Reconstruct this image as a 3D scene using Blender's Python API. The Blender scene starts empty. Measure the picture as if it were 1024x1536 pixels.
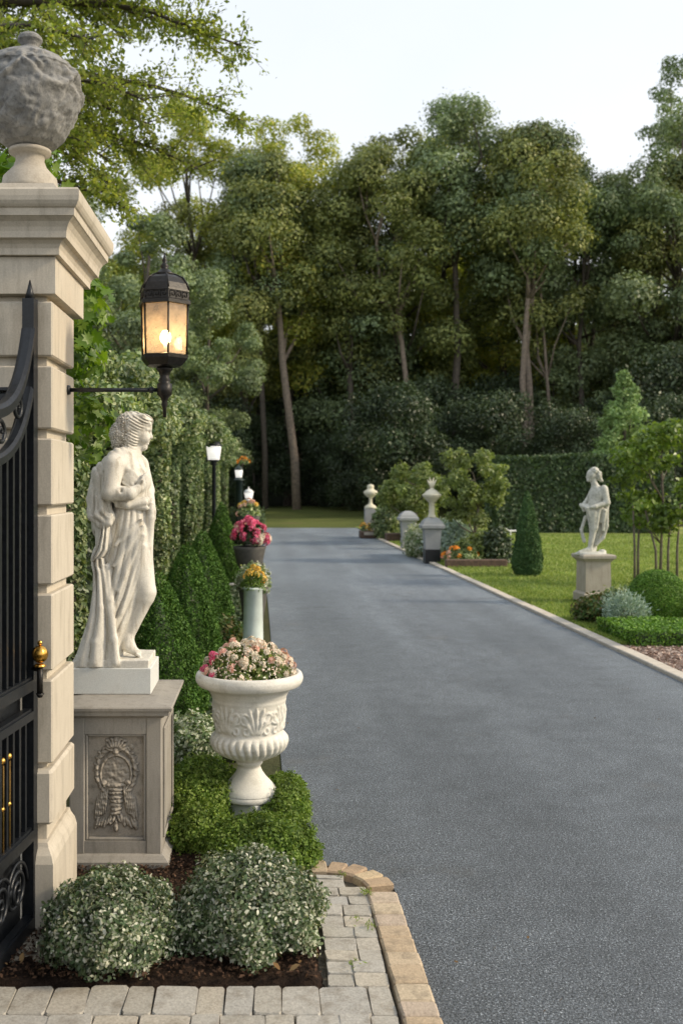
import bpy, math, random
import numpy as np
from mathutils import Vector
PI = math.pi
sc = bpy.context.scene
col = sc.collection
rng = np.random.default_rng(7)
random.seed(7)
CAMZ = 1.65
F = 1500.0

# ------------------------------------------------------------------ basics
def obj(name, me, mat, parent=None):
    o = bpy.data.objects.new(name, me)
    col.objects.link(o)
    if mat is not None and me is not None and len(me.materials) == 0:
        for m in (mat if isinstance(mat, (list, tuple)) else [mat]):
            me.materials.append(m)
    if parent is not None:
        o.parent = parent
    return o

def tag(o, label, cat, group=None, kind=None):
    o['label'] = label
    o['category'] = cat
    if group: o['group'] = group
    if kind: o['kind'] = kind
    return o

def thing(name, label, cat, loc=(0, 0, 0), rz=0.0, group=None):
    o = bpy.data.objects.new(name, None)
    o.empty_display_size = .1
    col.objects.link(o)
    o.location = loc
    o.rotation_euler = (0, 0, rz)
    return tag(o, label, cat, group)

def struct(name, me, mat, kind='structure'):
    o = obj(name, me, mat)
    o['kind'] = kind
    return o

def dup(root, loc, rz=0.0, scale=None, label=None, group=None):
    r = root.copy(); col.objects.link(r)
    r.location = loc; r.rotation_euler = (0, 0, rz)
    if scale is not None:
        r.scale = scale if hasattr(scale, '__len__') else (scale,) * 3
    if label: r['label'] = label
    if group: r['group'] = group
    for ch in list(root.children):
        c = ch.copy(); col.objects.link(c); c.parent = r
        for g in list(ch.children):
            d = g.copy(); col.objects.link(d); d.parent = c
    return r

def mesh_np(name, V, faces, smooth=True, nper=None):
    """V (n,3); faces: (m,k) array or list of tuples"""
    me = bpy.data.meshes.new(name)
    if isinstance(faces, np.ndarray):
        m, k = faces.shape
        me.vertices.add(len(V)); me.vertices.foreach_set('co', np.asarray(V, np.float32).ravel())
        me.loops.add(m * k); me.loops.foreach_set('vertex_index', faces.astype(np.int32).ravel())
        me.polygons.add(m)
        me.polygons.foreach_set('loop_start', np.arange(0, m * k, k, dtype=np.int32))
        me.update(calc_edges=True)
        me.validate()
    else:
        me.from_pydata([tuple(v) for v in V], [], faces)
        me.update()
    if smooth and len(me.polygons):
        me.polygons.foreach_set('use_smooth', np.ones(len(me.polygons), bool))
    return me

class MB:
    """collects shapes, gives one mesh"""
    def __init__(s): s.v = []; s.f = []; s.mi = []; s.sm = []
    def add(s, V, Fs, smooth=False, mi=0):
        b = len(s.v); s.v.extend([tuple(map(float, p)) for p in V])
        for f in Fs:
            s.f.append(tuple(i + b for i in f)); s.mi.append(mi); s.sm.append(smooth)
        return s
    def box(s, x0, x1, y0, y1, z0, z1, b=0.0, mi=0):
        """box with chamfered edges (b)"""
        if b <= 0:
            V = [(x, y, z) for z in (z0, z1) for y in (y0, y1) for x in (x0, x1)]
            Fs = [(0, 2, 3, 1), (4, 5, 7, 6), (0, 1, 5, 4), (2, 6, 7, 3), (0, 4, 6, 2), (1, 3, 7, 5)]
            return s.add(V, Fs, False, mi)
        def ring(x0, x1, y0, y1, z, c):
            return [(x0 + c, y0, z), (x1 - c, y0, z), (x1, y0 + c, z), (x1, y1 - c, z), (x1 - c, y1, z), (x0 + c, y1, z), (x0, y1 - c, z), (x0, y0 + c, z)]
        R = [ring(x0 + b, x1 - b, y0 + b, y1 - b, z0, b * .5), ring(x0, x1, y0, y1, z0 + b, b), ring(x0, x1, y0, y1, z1 - b, b), ring(x0 + b, x1 - b, y0 + b, y1 - b, z1, b * .5)]
        V = sum(R, []); Fs = []
        for k in range(3):
            for i in range(8):
                j = (i + 1) % 8
                Fs.append((k * 8 + i, k * 8 + j, k * 8 + 8 + j, k * 8 + 8 + i))
        Fs.append(tuple(range(7, -1, -1))); Fs.append(tuple(range(24, 32)))
        return s.add(V, Fs, False, mi)
    def loft_rect(s, prof, mi=0, smooth=False):
        """prof: list of (x0,x1,y0,y1,z) stacked rectangles"""
        V = []; Fs = []
        for (x0, x1, y0, y1, z) in prof:
            V += [(x0, y0, z), (x1, y0, z), (x1, y1, z), (x0, y1, z)]
        for k in range(len(prof) - 1):
            for i in range(4):
                j = (i + 1) % 4
                Fs.append((k * 4 + i, k * 4 + j, k * 4 + 4 + j, k * 4 + 4 + i))
        Fs.append((3, 2, 1, 0)); n = len(V); Fs.append((n - 4, n - 3, n - 2, n - 1))
        return s.add(V, Fs, smooth, mi)
    def lathe(s, prof, cx=0, cy=0, seg=32, mi=0, smooth=True, cap=True, rot=0):
        V = []; Fs = []
        for (r, z) in prof:
            for i in range(seg):
                a = 2 * PI * i / seg + rot
                V.append((cx + r * math.cos(a), cy + r * math.sin(a), z))
        for k in range(len(prof) - 1):
            for i in range(seg):
                j = (i + 1) % seg
                Fs.append((k * seg + i, k * seg + j, k * seg + seg + j, k * seg + seg + i))
        if cap:
            Fs.append(tuple(range(seg - 1, -1, -1))); n = len(V); Fs.append(tuple(range(n - seg, n)))
        return s.add(V, Fs, smooth, mi)
    def tube(s, pts, rad, seg=8, mi=0, smooth=True, cap=True):
        pts = [Vector(p) for p in pts]
        if not hasattr(rad, '__len__'): rad = [rad] * len(pts)
        V = []; Fs = []; up = Vector((0, 0, 1)); prev = None
        for i, p in enumerate(pts):
            t = (pts[min(i + 1, len(pts) - 1)] - pts[max(i - 1, 0)])
            if t.length < 1e-9: t = Vector((0, 0, 1))
            t.normalize()
            if prev is None:
                a = t.cross(up)
                if a.length < .05: a = t.cross(Vector((1, 0, 0)))
            else:
                a = prev - t * prev.dot(t)
                if a.length < 1e-6: a = t.cross(Vector((1, 0, 0)))
            a.normalize(); prev = a; b = t.cross(a)
            for k in range(seg):
                an = 2 * PI * k / seg
                V.append(p + (a * math.cos(an) + b * math.sin(an)) * rad[i])
        for k in range(len(pts) - 1):
            for i in range(seg):
                j = (i + 1) % seg
                Fs.append((k * seg + i, k * seg + j, k * seg + seg + j, k * seg + seg + i))
        if cap:
            Fs.append(tuple(range(seg - 1, -1, -1))); n = len(V); Fs.append(tuple(range(n - seg, n)))
        return s.add(V, Fs, smooth, mi)
    def sphere(s, c, r, seg=14, rings=8, mi=0):
        r = r if hasattr(r, '__len__') else (r, r, r)
        V = []; Fs = []
        for k in range(1, rings):
            t = PI * k / rings
            for i in range(seg):
                a = 2 * PI * i / seg
                V.append((c[0] + r[0] * math.sin(t) * math.cos(a), c[1] + r[1] * math.sin(t) * math.sin(a), c[2] - r[2] * math.cos(t)))
        for k in range(rings - 2):
            for i in range(seg):
                j = (i + 1) % seg
                Fs.append((k * seg + i, k * seg + j, k * seg + seg + j, k * seg + seg + i))
        b = len(V); V += [(c[0], c[1], c[2] - r[2]), (c[0], c[1], c[2] + r[2])]
        for i in range(seg):
            j = (i + 1) % seg
            Fs.append((b, j, i)); Fs.append((b + 1, (rings - 2) * seg + i, (rings - 2) * seg + j))
        return s.add(V, Fs, True, mi)
    def mesh(s, name):
        me = bpy.data.meshes.new(name)
        me.from_pydata(s.v, [], s.f)
        me.polygons.foreach_set('material_index', s.mi)
        me.polygons.foreach_set('use_smooth', s.sm)
        me.update()
        return me
    def build(s, name, mat, parent=None):
        return obj(name, s.mesh(name), mat, parent)

# ------------------------------------------------------------------ materials
def newmat(name):
    m = bpy.data.materials.new(name); m.use_nodes = True
    nt = m.node_tree; nt.nodes.clear()
    out = nt.nodes.new('ShaderNodeOutputMaterial')
    return m, nt, out
def N(nt, typ, **kw):
    n = nt.nodes.new(typ)
    for k, v in kw.items():
        if k in n.inputs and not hasattr(n, k): n.inputs[k].default_value = v
        else: setattr(n, k, v)
    return n
def L(nt, a, b): nt.links.new(a, b)
def rgba(c): return (c[0], c[1], c[2], 1)
def ramp(nt, stops, interp='LINEAR'):
    r = nt.nodes.new('ShaderNodeValToRGB'); e = r.color_ramp.elements
    r.color_ramp.interpolation = interp
    while len(e) > 1: e.remove(e[-1])
    e[0].position = stops[0][0]; e[0].color = rgba(stops[0][1])
    for p, c in stops[1:]:
        x = e.new(p); x.color = rgba(c)
    return r
def noise(nt, scale, detail=4, rough=.55, coord='Object'):
    tc = nt.nodes.new('ShaderNodeTexCoord')
    n = nt.nodes.new('ShaderNodeTexNoise'); n.inputs['Scale'].default_value = scale
    n.inputs['Detail'].default_value = detail; n.inputs['Roughness'].default_value = rough
    L(nt, tc.outputs[coord], n.inputs['Vector'])
    return n
def bump(nt, fac, strength=.3, dist=.01):
    b = nt.nodes.new('ShaderNodeBump'); b.inputs['Strength'].default_value = strength; b.inputs['Distance'].default_value = dist
    L(nt, fac, b.inputs['Height']); return b
def mixc(nt, a, b, fac, blend='MIX'):
    m = nt.nodes.new('ShaderNodeMix'); m.data_type = 'RGBA'; m.blend_type = blend
    for s, v in ((6, a), (7, b)):
        if hasattr(v, 'is_output') or isinstance(v, bpy.types.NodeSocket): L(nt, v, m.inputs[s])
        else: m.inputs[s].default_value = rgba(v)
    if isinstance(fac, bpy.types.NodeSocket): L(nt, fac, m.inputs[0])
    else: m.inputs[0].default_value = fac
    return m.outputs[2]

def stone(name, c1, c2, dirt, sc1=6, grain=160, rough=.8, bumpk=.25, dirt_shade_k=.5, streak=False):
    m, nt, out = newmat(name)
    p = N(nt, 'ShaderNodeBsdfPrincipled'); p.inputs['Roughness'].default_value = rough
    p.inputs['Specular IOR Level'].default_value = .3
    n1 = noise(nt, sc1, 6, .6); n2 = noise(nt, grain, 3, .6); n3 = noise(nt, sc1 * 3.1, 8, .7)
    if streak:
        mp = N(nt, 'ShaderNodeMapping'); mp.inputs['Scale'].default_value = (1.6, 1.6, .25)
        tc = N(nt, 'ShaderNodeTexCoord'); L(nt, tc.outputs['Object'], mp.inputs[0]); L(nt, mp.outputs[0], n3.inputs['Vector'])
    r1 = ramp(nt, [(.3, c1), (.7, c2)]); L(nt, n1.outputs[0], r1.inputs[0])
    r3 = ramp(nt, [(.5, (0, 0, 0)), (.78, (1, 1, 1))]); L(nt, n3.outputs[0], r3.inputs[0])
    mul = N(nt, 'ShaderNodeMath', operation='MULTIPLY'); mul.inputs[1].default_value = dirt_shade_k; L(nt, r3.outputs[0], mul.inputs[0])
    c = mixc(nt, r1.outputs[0], dirt, mul.outputs[0])
    # grime colour doubles as crevice shade painted into the hollows
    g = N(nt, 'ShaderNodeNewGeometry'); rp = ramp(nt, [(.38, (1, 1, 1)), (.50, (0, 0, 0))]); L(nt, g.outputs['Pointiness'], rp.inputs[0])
    mu2 = N(nt, 'ShaderNodeMath', operation='MULTIPLY'); mu2.inputs[1].default_value = min(1, dirt_shade_k * 1.1); L(nt, rp.outputs[0], mu2.inputs[0])
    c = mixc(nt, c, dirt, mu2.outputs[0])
    r2 = ramp(nt, [(.3, (.86, .86, .86)), (.7, (1.06, 1.06, 1.06))]); L(nt, n2.outputs[0], r2.inputs[0])
    c = mixc(nt, c, r2.outputs[0], 1.0, 'MULTIPLY')
    L(nt, c, p.inputs['Base Color'])
    b = bump(nt, n2.outputs[0], bumpk, .002); b2 = bump(nt, n3.outputs[0], bumpk, .006); L(nt, b.outputs[0], b2.inputs['Normal'])
    L(nt, b2.outputs[0], p.inputs['Normal']); L(nt, p.outputs[0], out.inputs[0])
    return m

def leafmat(name, cols, transl=.25, rough=.5, spec=.35, clump=.8, cscale=1.5, tc=None):
    m, nt, out = newmat(name)
    g = N(nt, 'ShaderNodeNewGeometry')
    k = len(cols)
    r = ramp(nt, [(i / (k - 1) if k > 1 else 0, c) for i, c in enumerate(cols)]); L(nt, g.outputs['Random Per Island'], r.inputs[0])
    n = noise(nt, cscale, 3, .6)
    rr = ramp(nt, [(.3, (1 - clump * .55,) * 3), (.7, (1 + clump * .35,) * 3)]); L(nt, n.outputs[0], rr.inputs[0])
    c = mixc(nt, r.outputs[0], rr.outputs[0], 1.0, 'MULTIPLY')
    oi = N(nt, 'ShaderNodeObjectInfo'); ro = ramp(nt, [(0, (.82, .86, .8)), (1, (1.16, 1.12, 1.1))]); L(nt, oi.outputs['Random'], ro.inputs[0])
    c = mixc(nt, c, ro.outputs[0], 1.0, 'MULTIPLY')
    p = N(nt, 'ShaderNodeBsdfPrincipled'); p.inputs['Roughness'].default_value = rough; p.inputs['Specular IOR Level'].default_value = spec
    L(nt, c, p.inputs['Base Color'])
    t = N(nt, 'ShaderNodeBsdfTranslucent')
    c2 = mixc(nt, c, tc or (1.25, 1.3, .5), 1.0, 'MULTIPLY'); L(nt, c2, t.inputs[0])
    mx = N(nt, 'ShaderNodeMixShader'); mx.inputs[0].default_value = transl
    L(nt, p.outputs[0], mx.inputs[1]); L(nt, t.outputs[0], mx.inputs[2]); L(nt, mx.outputs[0], out.inputs[0])
    return m

def plain(name, c, rough=.5, metal=0, nsc=30, var=.2, bumpk=.0, spec=.5, coat=0):
    m, nt, out = newmat(name)
    p = N(nt, 'ShaderNodeBsdfPrincipled'); p.inputs['Metallic'].default_value = metal; p.inputs['Specular IOR Level'].default_value = spec
    n = noise(nt, nsc, 5, .6)
    r = ramp(nt, [(.3, tuple(x * (1 - var) for x in c)), (.7, tuple(min(1, x * (1 + var)) for x in c))]); L(nt, n.outputs[0], r.inputs[0])
    L(nt, r.outputs[0], p.inputs['Base Color'])
    rr = N(nt, 'ShaderNodeMapRange'); rr.inputs['To Min'].default_value = max(.02, rough - .1); rr.inputs['To Max'].default_value = rough + .1
    L(nt, n.outputs[0], rr.inputs[0]); L(nt, rr.outputs[0], p.inputs['Roughness'])
    if bumpk:
        b = bump(nt, n.outputs[0], bumpk, .004); L(nt, b.outputs[0], p.inputs['Normal'])
    L(nt, p.outputs[0], out.inputs[0])
    return m

M = {}
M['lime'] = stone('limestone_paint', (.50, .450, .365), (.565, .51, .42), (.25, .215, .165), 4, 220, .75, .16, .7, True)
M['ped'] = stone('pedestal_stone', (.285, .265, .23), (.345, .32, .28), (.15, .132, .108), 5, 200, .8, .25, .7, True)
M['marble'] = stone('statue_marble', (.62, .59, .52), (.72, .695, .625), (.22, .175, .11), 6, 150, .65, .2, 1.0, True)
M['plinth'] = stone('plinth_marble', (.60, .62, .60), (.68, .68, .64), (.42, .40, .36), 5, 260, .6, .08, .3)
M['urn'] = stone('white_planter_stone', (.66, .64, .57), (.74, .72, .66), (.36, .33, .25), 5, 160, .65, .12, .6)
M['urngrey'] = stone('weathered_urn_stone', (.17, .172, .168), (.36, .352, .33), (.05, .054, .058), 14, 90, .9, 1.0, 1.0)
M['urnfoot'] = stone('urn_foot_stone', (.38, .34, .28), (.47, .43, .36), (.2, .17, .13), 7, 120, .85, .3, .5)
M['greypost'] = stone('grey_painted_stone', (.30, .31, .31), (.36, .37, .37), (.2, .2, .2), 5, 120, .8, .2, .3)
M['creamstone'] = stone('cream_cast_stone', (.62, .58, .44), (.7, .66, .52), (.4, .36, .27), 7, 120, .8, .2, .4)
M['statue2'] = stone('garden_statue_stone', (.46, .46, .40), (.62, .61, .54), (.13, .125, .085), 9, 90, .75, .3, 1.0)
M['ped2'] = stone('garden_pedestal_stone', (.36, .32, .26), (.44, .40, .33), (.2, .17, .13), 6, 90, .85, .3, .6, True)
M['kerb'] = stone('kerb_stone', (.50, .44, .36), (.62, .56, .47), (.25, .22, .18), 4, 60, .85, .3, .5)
M['iron'] = plain('black_iron', (.012, .014, .017), .38, .2, 60, .4, .15)
M['bronze'] = plain('lantern_metal', (.02, .018, .016), .42, .5, 80, .5, .3)
M['gold'] = plain('gilt_brass', (.75, .42, .09), .22, 1.0, 60, .2)
M['bark'] = plain('bark', (.085, .07, .055), .9, 0, 9, .5, .8)
M['barkpale'] = plain('pale_bark', (.22, .175, .135), .9, 0, 7, .4, .7)
M['barkgrey'] = plain('grey_stem_bark', (.13, .11, .085), .9, 0, 20, .4, .6)
M['greenpost'] = plain('dark_green_paint', (.015, .03, .025), .45, 0, 30, .3)
M['whitepaint'] = plain('white_paint', (.7, .7, .68), .5, 0, 20, .08)
M['palegreen'] = plain('pale_green_glaze', (.56, .63, .585), .35, 0, 9, .12)
M['terracotta'] = plain('grey_pot', (.085, .08, .07), .8, 0, 20, .25, .3)
M['timber'] = plain('dark_timber', (.11, .07, .05), .85, 0, 14, .45, .6)
M['soil'] = plain('potting_soil', (.03, .022, .016), .95, 0, 60, .5, .8)

def m_asphalt():
    m, nt, out = newmat('asphalt')
    p = N(nt, 'ShaderNodeBsdfPrincipled'); p.inputs['Specular IOR Level'].default_value = .45
    big = noise(nt, .35, 5, .55); fine = noise(nt, 260, 2, .6); mid = noise(nt, 5, 6, .6); med = noise(nt, 120, 3, .7)
    tc = N(nt, 'ShaderNodeTexCoord')
    mp = N(nt, 'ShaderNodeMapping'); mp.inputs['Scale'].default_value = (1.6, .12, 1); L(nt, tc.outputs['Object'], mp.inputs[0])
    tr = N(nt, 'ShaderNodeTexNoise'); tr.inputs['Scale'].default_value = 1.0; tr.inputs['Detail'].default_value = 3; L(nt, mp.outputs[0], tr.inputs['Vector'])
    vo = N(nt, 'ShaderNodeTexVoronoi'); vo.inputs['Scale'].default_value = 300; L(nt, tc.outputs['Object'], vo.inputs['Vector'])
    r1 = ramp(nt, [(.3, (.108, .122, .136)), (.7, (.140, .156, .172))]); L(nt, big.outputs[0], r1.inputs[0])
    rt = ramp(nt, [(.35, (.88,) * 3), (.65, (1.12,) * 3)]); L(nt, tr.outputs[0], rt.inputs[0])
    c = mixc(nt, r1.outputs[0], rt.outputs[0], 1, 'MULTIPLY')
    rm = ramp(nt, [(.3, (.82,) * 3), (.7, (1.13,) * 3)]); L(nt, mid.outputs[0], rm.inputs[0])
    c = mixc(nt, c, rm.outputs[0], 1, 'MULTIPLY')
    rmd = ramp(nt, [(.38, (.28,) * 3), (.62, (1.85,) * 3)]); L(nt, med.outputs[0], rmd.inputs[0])
    c = mixc(nt, c, rmd.outputs[0], 1, 'MULTIPLY')
    rv = ramp(nt, [(0, (.35,) * 3), (.55, (1,) * 3), (.90, (1.15,) * 3), (.96, (3.2, 3.1, 3.0))])
    sp = N(nt, 'ShaderNodeSeparateColor'); L(nt, vo.outputs['Color'], sp.inputs[0]); L(nt, sp.outputs[0], rv.inputs[0])
    c = mixc(nt, c, rv.outputs[0], .8, 'MULTIPLY')
    # dry pale dust patches
    du = noise(nt, 1.3, 7, .62); rd = ramp(nt, [(.60, (0,) * 3), (.75, (.5,) * 3)]); L(nt, du.outputs[0], rd.inputs[0])
    c = mixc(nt, c, (.16, .15, .135), rd.outputs[0])
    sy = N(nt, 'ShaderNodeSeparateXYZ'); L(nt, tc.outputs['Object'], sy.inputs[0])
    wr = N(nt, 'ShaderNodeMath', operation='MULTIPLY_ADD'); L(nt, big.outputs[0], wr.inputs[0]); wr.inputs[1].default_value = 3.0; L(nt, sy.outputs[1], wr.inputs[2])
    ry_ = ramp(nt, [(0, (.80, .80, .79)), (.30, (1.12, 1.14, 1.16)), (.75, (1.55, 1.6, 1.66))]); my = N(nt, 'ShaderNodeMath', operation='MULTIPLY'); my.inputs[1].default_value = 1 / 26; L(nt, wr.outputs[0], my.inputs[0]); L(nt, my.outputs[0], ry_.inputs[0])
    c = mixc(nt, c, ry_.outputs[0], 1, 'MULTIPLY')  # far road's brightness painted into the colour, lighter and bluer with distance
    # faint lighter wheel tracks and scattered dark stains
    wx = N(nt, 'ShaderNodeMath', operation='MULTIPLY_ADD'); L(nt, tr.outputs[0], wx.inputs[0]); wx.inputs[1].default_value = .5; L(nt, sy.outputs[0], wx.inputs[2])
    sn = N(nt, 'ShaderNodeMath', operation='SINE'); mw = N(nt, 'ShaderNodeMath', operation='MULTIPLY'); mw.inputs[1].default_value = 4.1; L(nt, wx.outputs[0], mw.inputs[0]); L(nt, mw.outputs[0], sn.inputs[0])
    rw = ramp(nt, [(.2, (.95,) * 3), (.9, (1.07,) * 3)]); L(nt, sn.outputs[0], rw.inputs[0]); c = mixc(nt, c, rw.outputs[0], 1, 'MULTIPLY')
    st = noise(nt, .9, 5, .6); rst = ramp(nt, [(.28, (.72,) * 3), (.42, (1,) * 3)]); L(nt, st.outputs[0], rst.inputs[0]); c = mixc(nt, c, rst.outputs[0], 1, 'MULTIPLY')
    L(nt, c, p.inputs['Base Color'])
    p.inputs['Roughness'].default_value = .5
    b = bump(nt, vo.outputs['Distance'], .8, .005); b2 = bump(nt, med.outputs[0], .9, .010); L(nt, b.outputs[0], b2.inputs['Normal'])
    L(nt, b2.outputs[0], p.inputs['Normal']); L(nt, p.outputs[0], out.inputs[0])
    return m
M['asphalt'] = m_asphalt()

def m_ground(name, stops, scale, fine, bumpk=.6, mow=False, rough=.95):
    m, nt, out = newmat(name)
    p = N(nt, 'ShaderNodeBsdfPrincipled'); p.inputs['Roughness'].default_value = rough; p.inputs['Specular IOR Level'].default_value = .15
    n = noise(nt, scale, 6, .6); f = noise(nt, fine, 4, .7)
    r = ramp(nt, stops); L(nt, n.outputs[0], r.inputs[0])
    rf = ramp(nt, [(.25, (.55,) * 3), (.75, (1.4,) * 3)]); L(nt, f.outputs[0], rf.inputs[0])
    c = mixc(nt, r.outputs[0], rf.outputs[0], 1, 'MULTIPLY')
    L(nt, c, p.inputs['Base Color'])
    b = bump(nt, f.outputs[0], bumpk, .03); L(nt, b.outputs[0], p.inputs['Normal'])
    L(nt, p.outputs[0], out.inputs[0]); return m
M['lawn'] = m_ground('lawn', [(.3, (.15, .20, .05)), (.55, (.235, .275, .075)), (.75, (.36, .375, .13))], .35, 45)
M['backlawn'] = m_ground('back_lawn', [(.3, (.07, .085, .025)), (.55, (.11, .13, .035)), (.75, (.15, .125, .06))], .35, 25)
M['floor'] = m_ground('forest_floor', [(.3, (.03, .03, .015)), (.7, (.075, .06, .03))], .3, 12)
M['mulch'] = m_ground('mulch', [(.3, (.022, .014, .010)), (.7, (.06, .038, .026))], 12, 90, 1.0)
M['dirt'] = m_ground('verge_ground', [(.3, (.05, .06, .025)), (.7, (.09, .085, .04))], 2, 40)
M['gravel'] = m_ground('pink_gravel', [(.3, (.25, .17, .14)), (.7, (.40, .30, .25))], 30, 120, 1.0)
M['jointsand'] = m_ground('joint_sand', [(.3, (.13, .11, .08)), (.7, (.22, .19, .14))], 12, 90, 1.0)
M['backdrop'] = m_ground('backdrop_shade', [(.3, (.008, .012, .006)), (.7, (.02, .026, .012))], .2, 3)  # near-black: the wood's inner shade put into the colour
M['slab'] = stone('flagstone', (.30, .26, .20), (.42, .37, .29), (.14, .12, .09), 6, 80, .9, .4, .6)
M['paver'] = None

def m_island_stone(name, cols, grain=120, moss=None):
    m, nt, out = newmat(name)
    p = N(nt, 'ShaderNodeBsdfPrincipled'); p.inputs['Roughness'].default_value = .85; p.inputs['Specular IOR Level'].default_value = .25
    g = N(nt, 'ShaderNodeNewGeometry'); k = len(cols)
    r = ramp(nt, [(i / (k - 1), c) for i, c in enumerate(cols)]); L(nt, g.outputs['Random Per Island'], r.inputs[0])
    n = noise(nt, grain, 4, .65); n2 = noise(nt, 14, 6, .65)
    rf = ramp(nt, [(.3, (.72,) * 3), (.7, (1.2,) * 3)]); L(nt, n.outputs[0], rf.inputs[0])
    c = mixc(nt, r.outputs[0], rf.outputs[0], 1, 'MULTIPLY')
    rd = ramp(nt, [(.5, (0,) * 3), (.75, (.75,) * 3)]); L(nt, n2.outputs[0], rd.inputs[0])
    c = mixc(nt, c, (.17, .14, .10), rd.outputs[0])
    L(nt, c, p.inputs['Base Color'])
    b = bump(nt, n.outputs[0], .4, .003); b2 = bump(nt, n2.outputs[0], .5, .008); L(nt, b.outputs[0], b2.inputs['Normal'])
    L(nt, b2.outputs[0], p.inputs['Normal']); L(nt, p.outputs[0], out.inputs[0]); return m
M['paver'] = m_island_stone('path_pavers', [(.36, .335, .285), (.42, .395, .345), (.38, .365, .33), (.44, .395, .32), (.39, .37, .32)])
M['brick'] = m_island_stone('edging_bricks', [(.42, .31, .20), (.50, .41, .29), (.38, .27, .17), (.46, .38, .30), (.52, .40, .24)])

def m_glass():
    m, nt, out = newmat('smoky_lantern_glass')
    t = N(nt, 'ShaderNodeBsdfTransparent'); t.inputs[0].default_value = (.97, .90, .78, 1)
    d = N(nt, 'ShaderNodeBsdfTranslucent'); d.inputs[0].default_value = (.85, .66, .44, 1)
    df = N(nt, 'ShaderNodeBsdfDiffuse'); df.inputs[0].default_value = (.5, .42, .32, 1)
    gl = N(nt, 'ShaderNodeBsdfGlossy'); gl.inputs['Roughness'].default_value = .06
    n = noise(nt, 22, 5, .6)
    r = ramp(nt, [(.35, (.30,) * 3), (.7, (.62,) * 3)]); L(nt, n.outputs[0], r.inputs[0])
    a = N(nt, 'ShaderNodeMixShader'); a.inputs[0].default_value = .35; L(nt, d.outputs[0], a.inputs[1]); L(nt, df.outputs[0], a.inputs[2])
    b = N(nt, 'ShaderNodeMixShader'); L(nt, r.outputs[0], b.inputs[0]); L(nt, t.outputs[0], b.inputs[1]); L(nt, a.outputs[0], b.inputs[2])
    c = N(nt, 'ShaderNodeMixShader'); c.inputs[0].default_value = .07; L(nt, b.outputs[0], c.inputs[1]); L(nt, gl.outputs[0], c.inputs[2])
    L(nt, c.outputs[0], out.inputs[0]); return m
M['glass'] = m_glass()
def m_emit(name, c, s, base=(.8, .8, .78)):
    m, nt, out = newmat(name)
    p = N(nt, 'ShaderNodeBsdfPrincipled'); p.inputs['Base Color'].default_value = rgba(base); p.inputs['Roughness'].default_value = .4
    n = noise(nt, 12, 2, .5); r = ramp(nt, [(.3, tuple(x * .85 for x in c)), (.7, c)]); L(nt, n.outputs[0], r.inputs[0])
    L(nt, r.outputs[0], p.inputs['Emission Color']); p.inputs['Emission Strength'].default_value = s
    L(nt, p.outputs[0], out.inputs[0]); return m
M['bulb'] = m_emit('lit_bulb', (1, .66, .33), 60)
M['frost'] = m_emit('frosted_white_glass', (1, .95, .88), .8)

# leaves
M['l_forest'] = leafmat('forest_leaves', [(0.1353, 0.1747, 0.0647), (0.2337, 0.2667, 0.0891), (0.3564, 0.3677, 0.1132)], .22, .5, .35, 1.0, .35)
M['l_forest2'] = leafmat('bluish_forest_leaves', [(0.128, 0.1834, 0.1007), (0.2132, 0.2797, 0.1394), (0.2933, 0.3671, 0.1705)], .2, .5, .4, 1.0, .35)
M['l_gold'] = leafmat('yellow_green_leaves', [(0.1857, 0.2484, 0.0529), (0.3715, 0.4208, 0.086), (0.5943, 0.541, 0.1159)], .35, .5, .3, .9, .3)
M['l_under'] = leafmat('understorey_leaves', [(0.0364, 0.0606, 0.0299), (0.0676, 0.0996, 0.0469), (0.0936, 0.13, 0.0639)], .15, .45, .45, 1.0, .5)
M['l_oak'] = leafmat('light_oak_leaves', [(0.1996, 0.2584, 0.0678), (0.3325, 0.3875, 0.1187), (0.4987, 0.4909, 0.1527)], .55, .45, .35, .8, .8)
M['l_maple'] = leafmat('maple_leaves', [(0.0619, 0.1328, 0.0162), (0.1114, 0.2019, 0.0243), (0.1857, 0.2762, 0.0405)], .4, .42, .4, .8, 2.2)
M['l_ivy'] = leafmat('ivy_leaves', [(0.0826, 0.1408, 0.0611), (0.1771, 0.2582, 0.1145), (0.2954, 0.3667, 0.1715), (0.443, 0.4841, 0.267)], .25, .4, .45, 1.0, 1.6)
M['l_cone'] = leafmat('clipped_conifer', [(0.0425, 0.0997, 0.0201), (0.0733, 0.1597, 0.0302), (0.1255, 0.2268, 0.0435)], .15, .6, .2, .7, 6)
M['l_yew'] = leafmat('dark_yew', [(0.0432, 0.0972, 0.0378), (0.0756, 0.1512, 0.054), (0.1216, 0.2026, 0.081)], .12, .6, .2, .6, 4)
M['l_jun'] = leafmat('bright_juniper', [(0.0667, 0.1243, 0.0207), (0.1225, 0.2034, 0.0322), (0.1892, 0.277, 0.0517), (0.2337, 0.3051, 0.0805)], .3, .55, .25, .8, 7)
M['l_var'] = leafmat('variegated_leaves', [(0.0556, 0.0985, 0.0395), (0.0926, 0.1449, 0.0617), (0.1358, 0.1796, 0.0926), (0.1482, 0.1912, 0.105), (0.5434, 0.5563, 0.4446), (0.7163, 0.6954, 0.6175)], .22, .4, .4, .7, 6)
M['l_white'] = leafmat('white_edged_leaves', [(.10, .17, .06), (.2, .27, .12), (.6, .62, .5), (.7, .7, .6)], .25, .45, .35, .7, 8)
M['l_box'] = leafmat('boxwood', [(0.0602, 0.1448, 0.0178), (0.1103, 0.2317, 0.0297), (0.2005, 0.3475, 0.052)], .2, .5, .3, .5, 5)
M['l_hedge'] = leafmat('hedge_leaves', [(0.045, 0.081, 0.036), (0.072, 0.117, 0.0504), (0.108, 0.153, 0.072)], .2, .5, .35, .7, 1.2)
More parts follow.
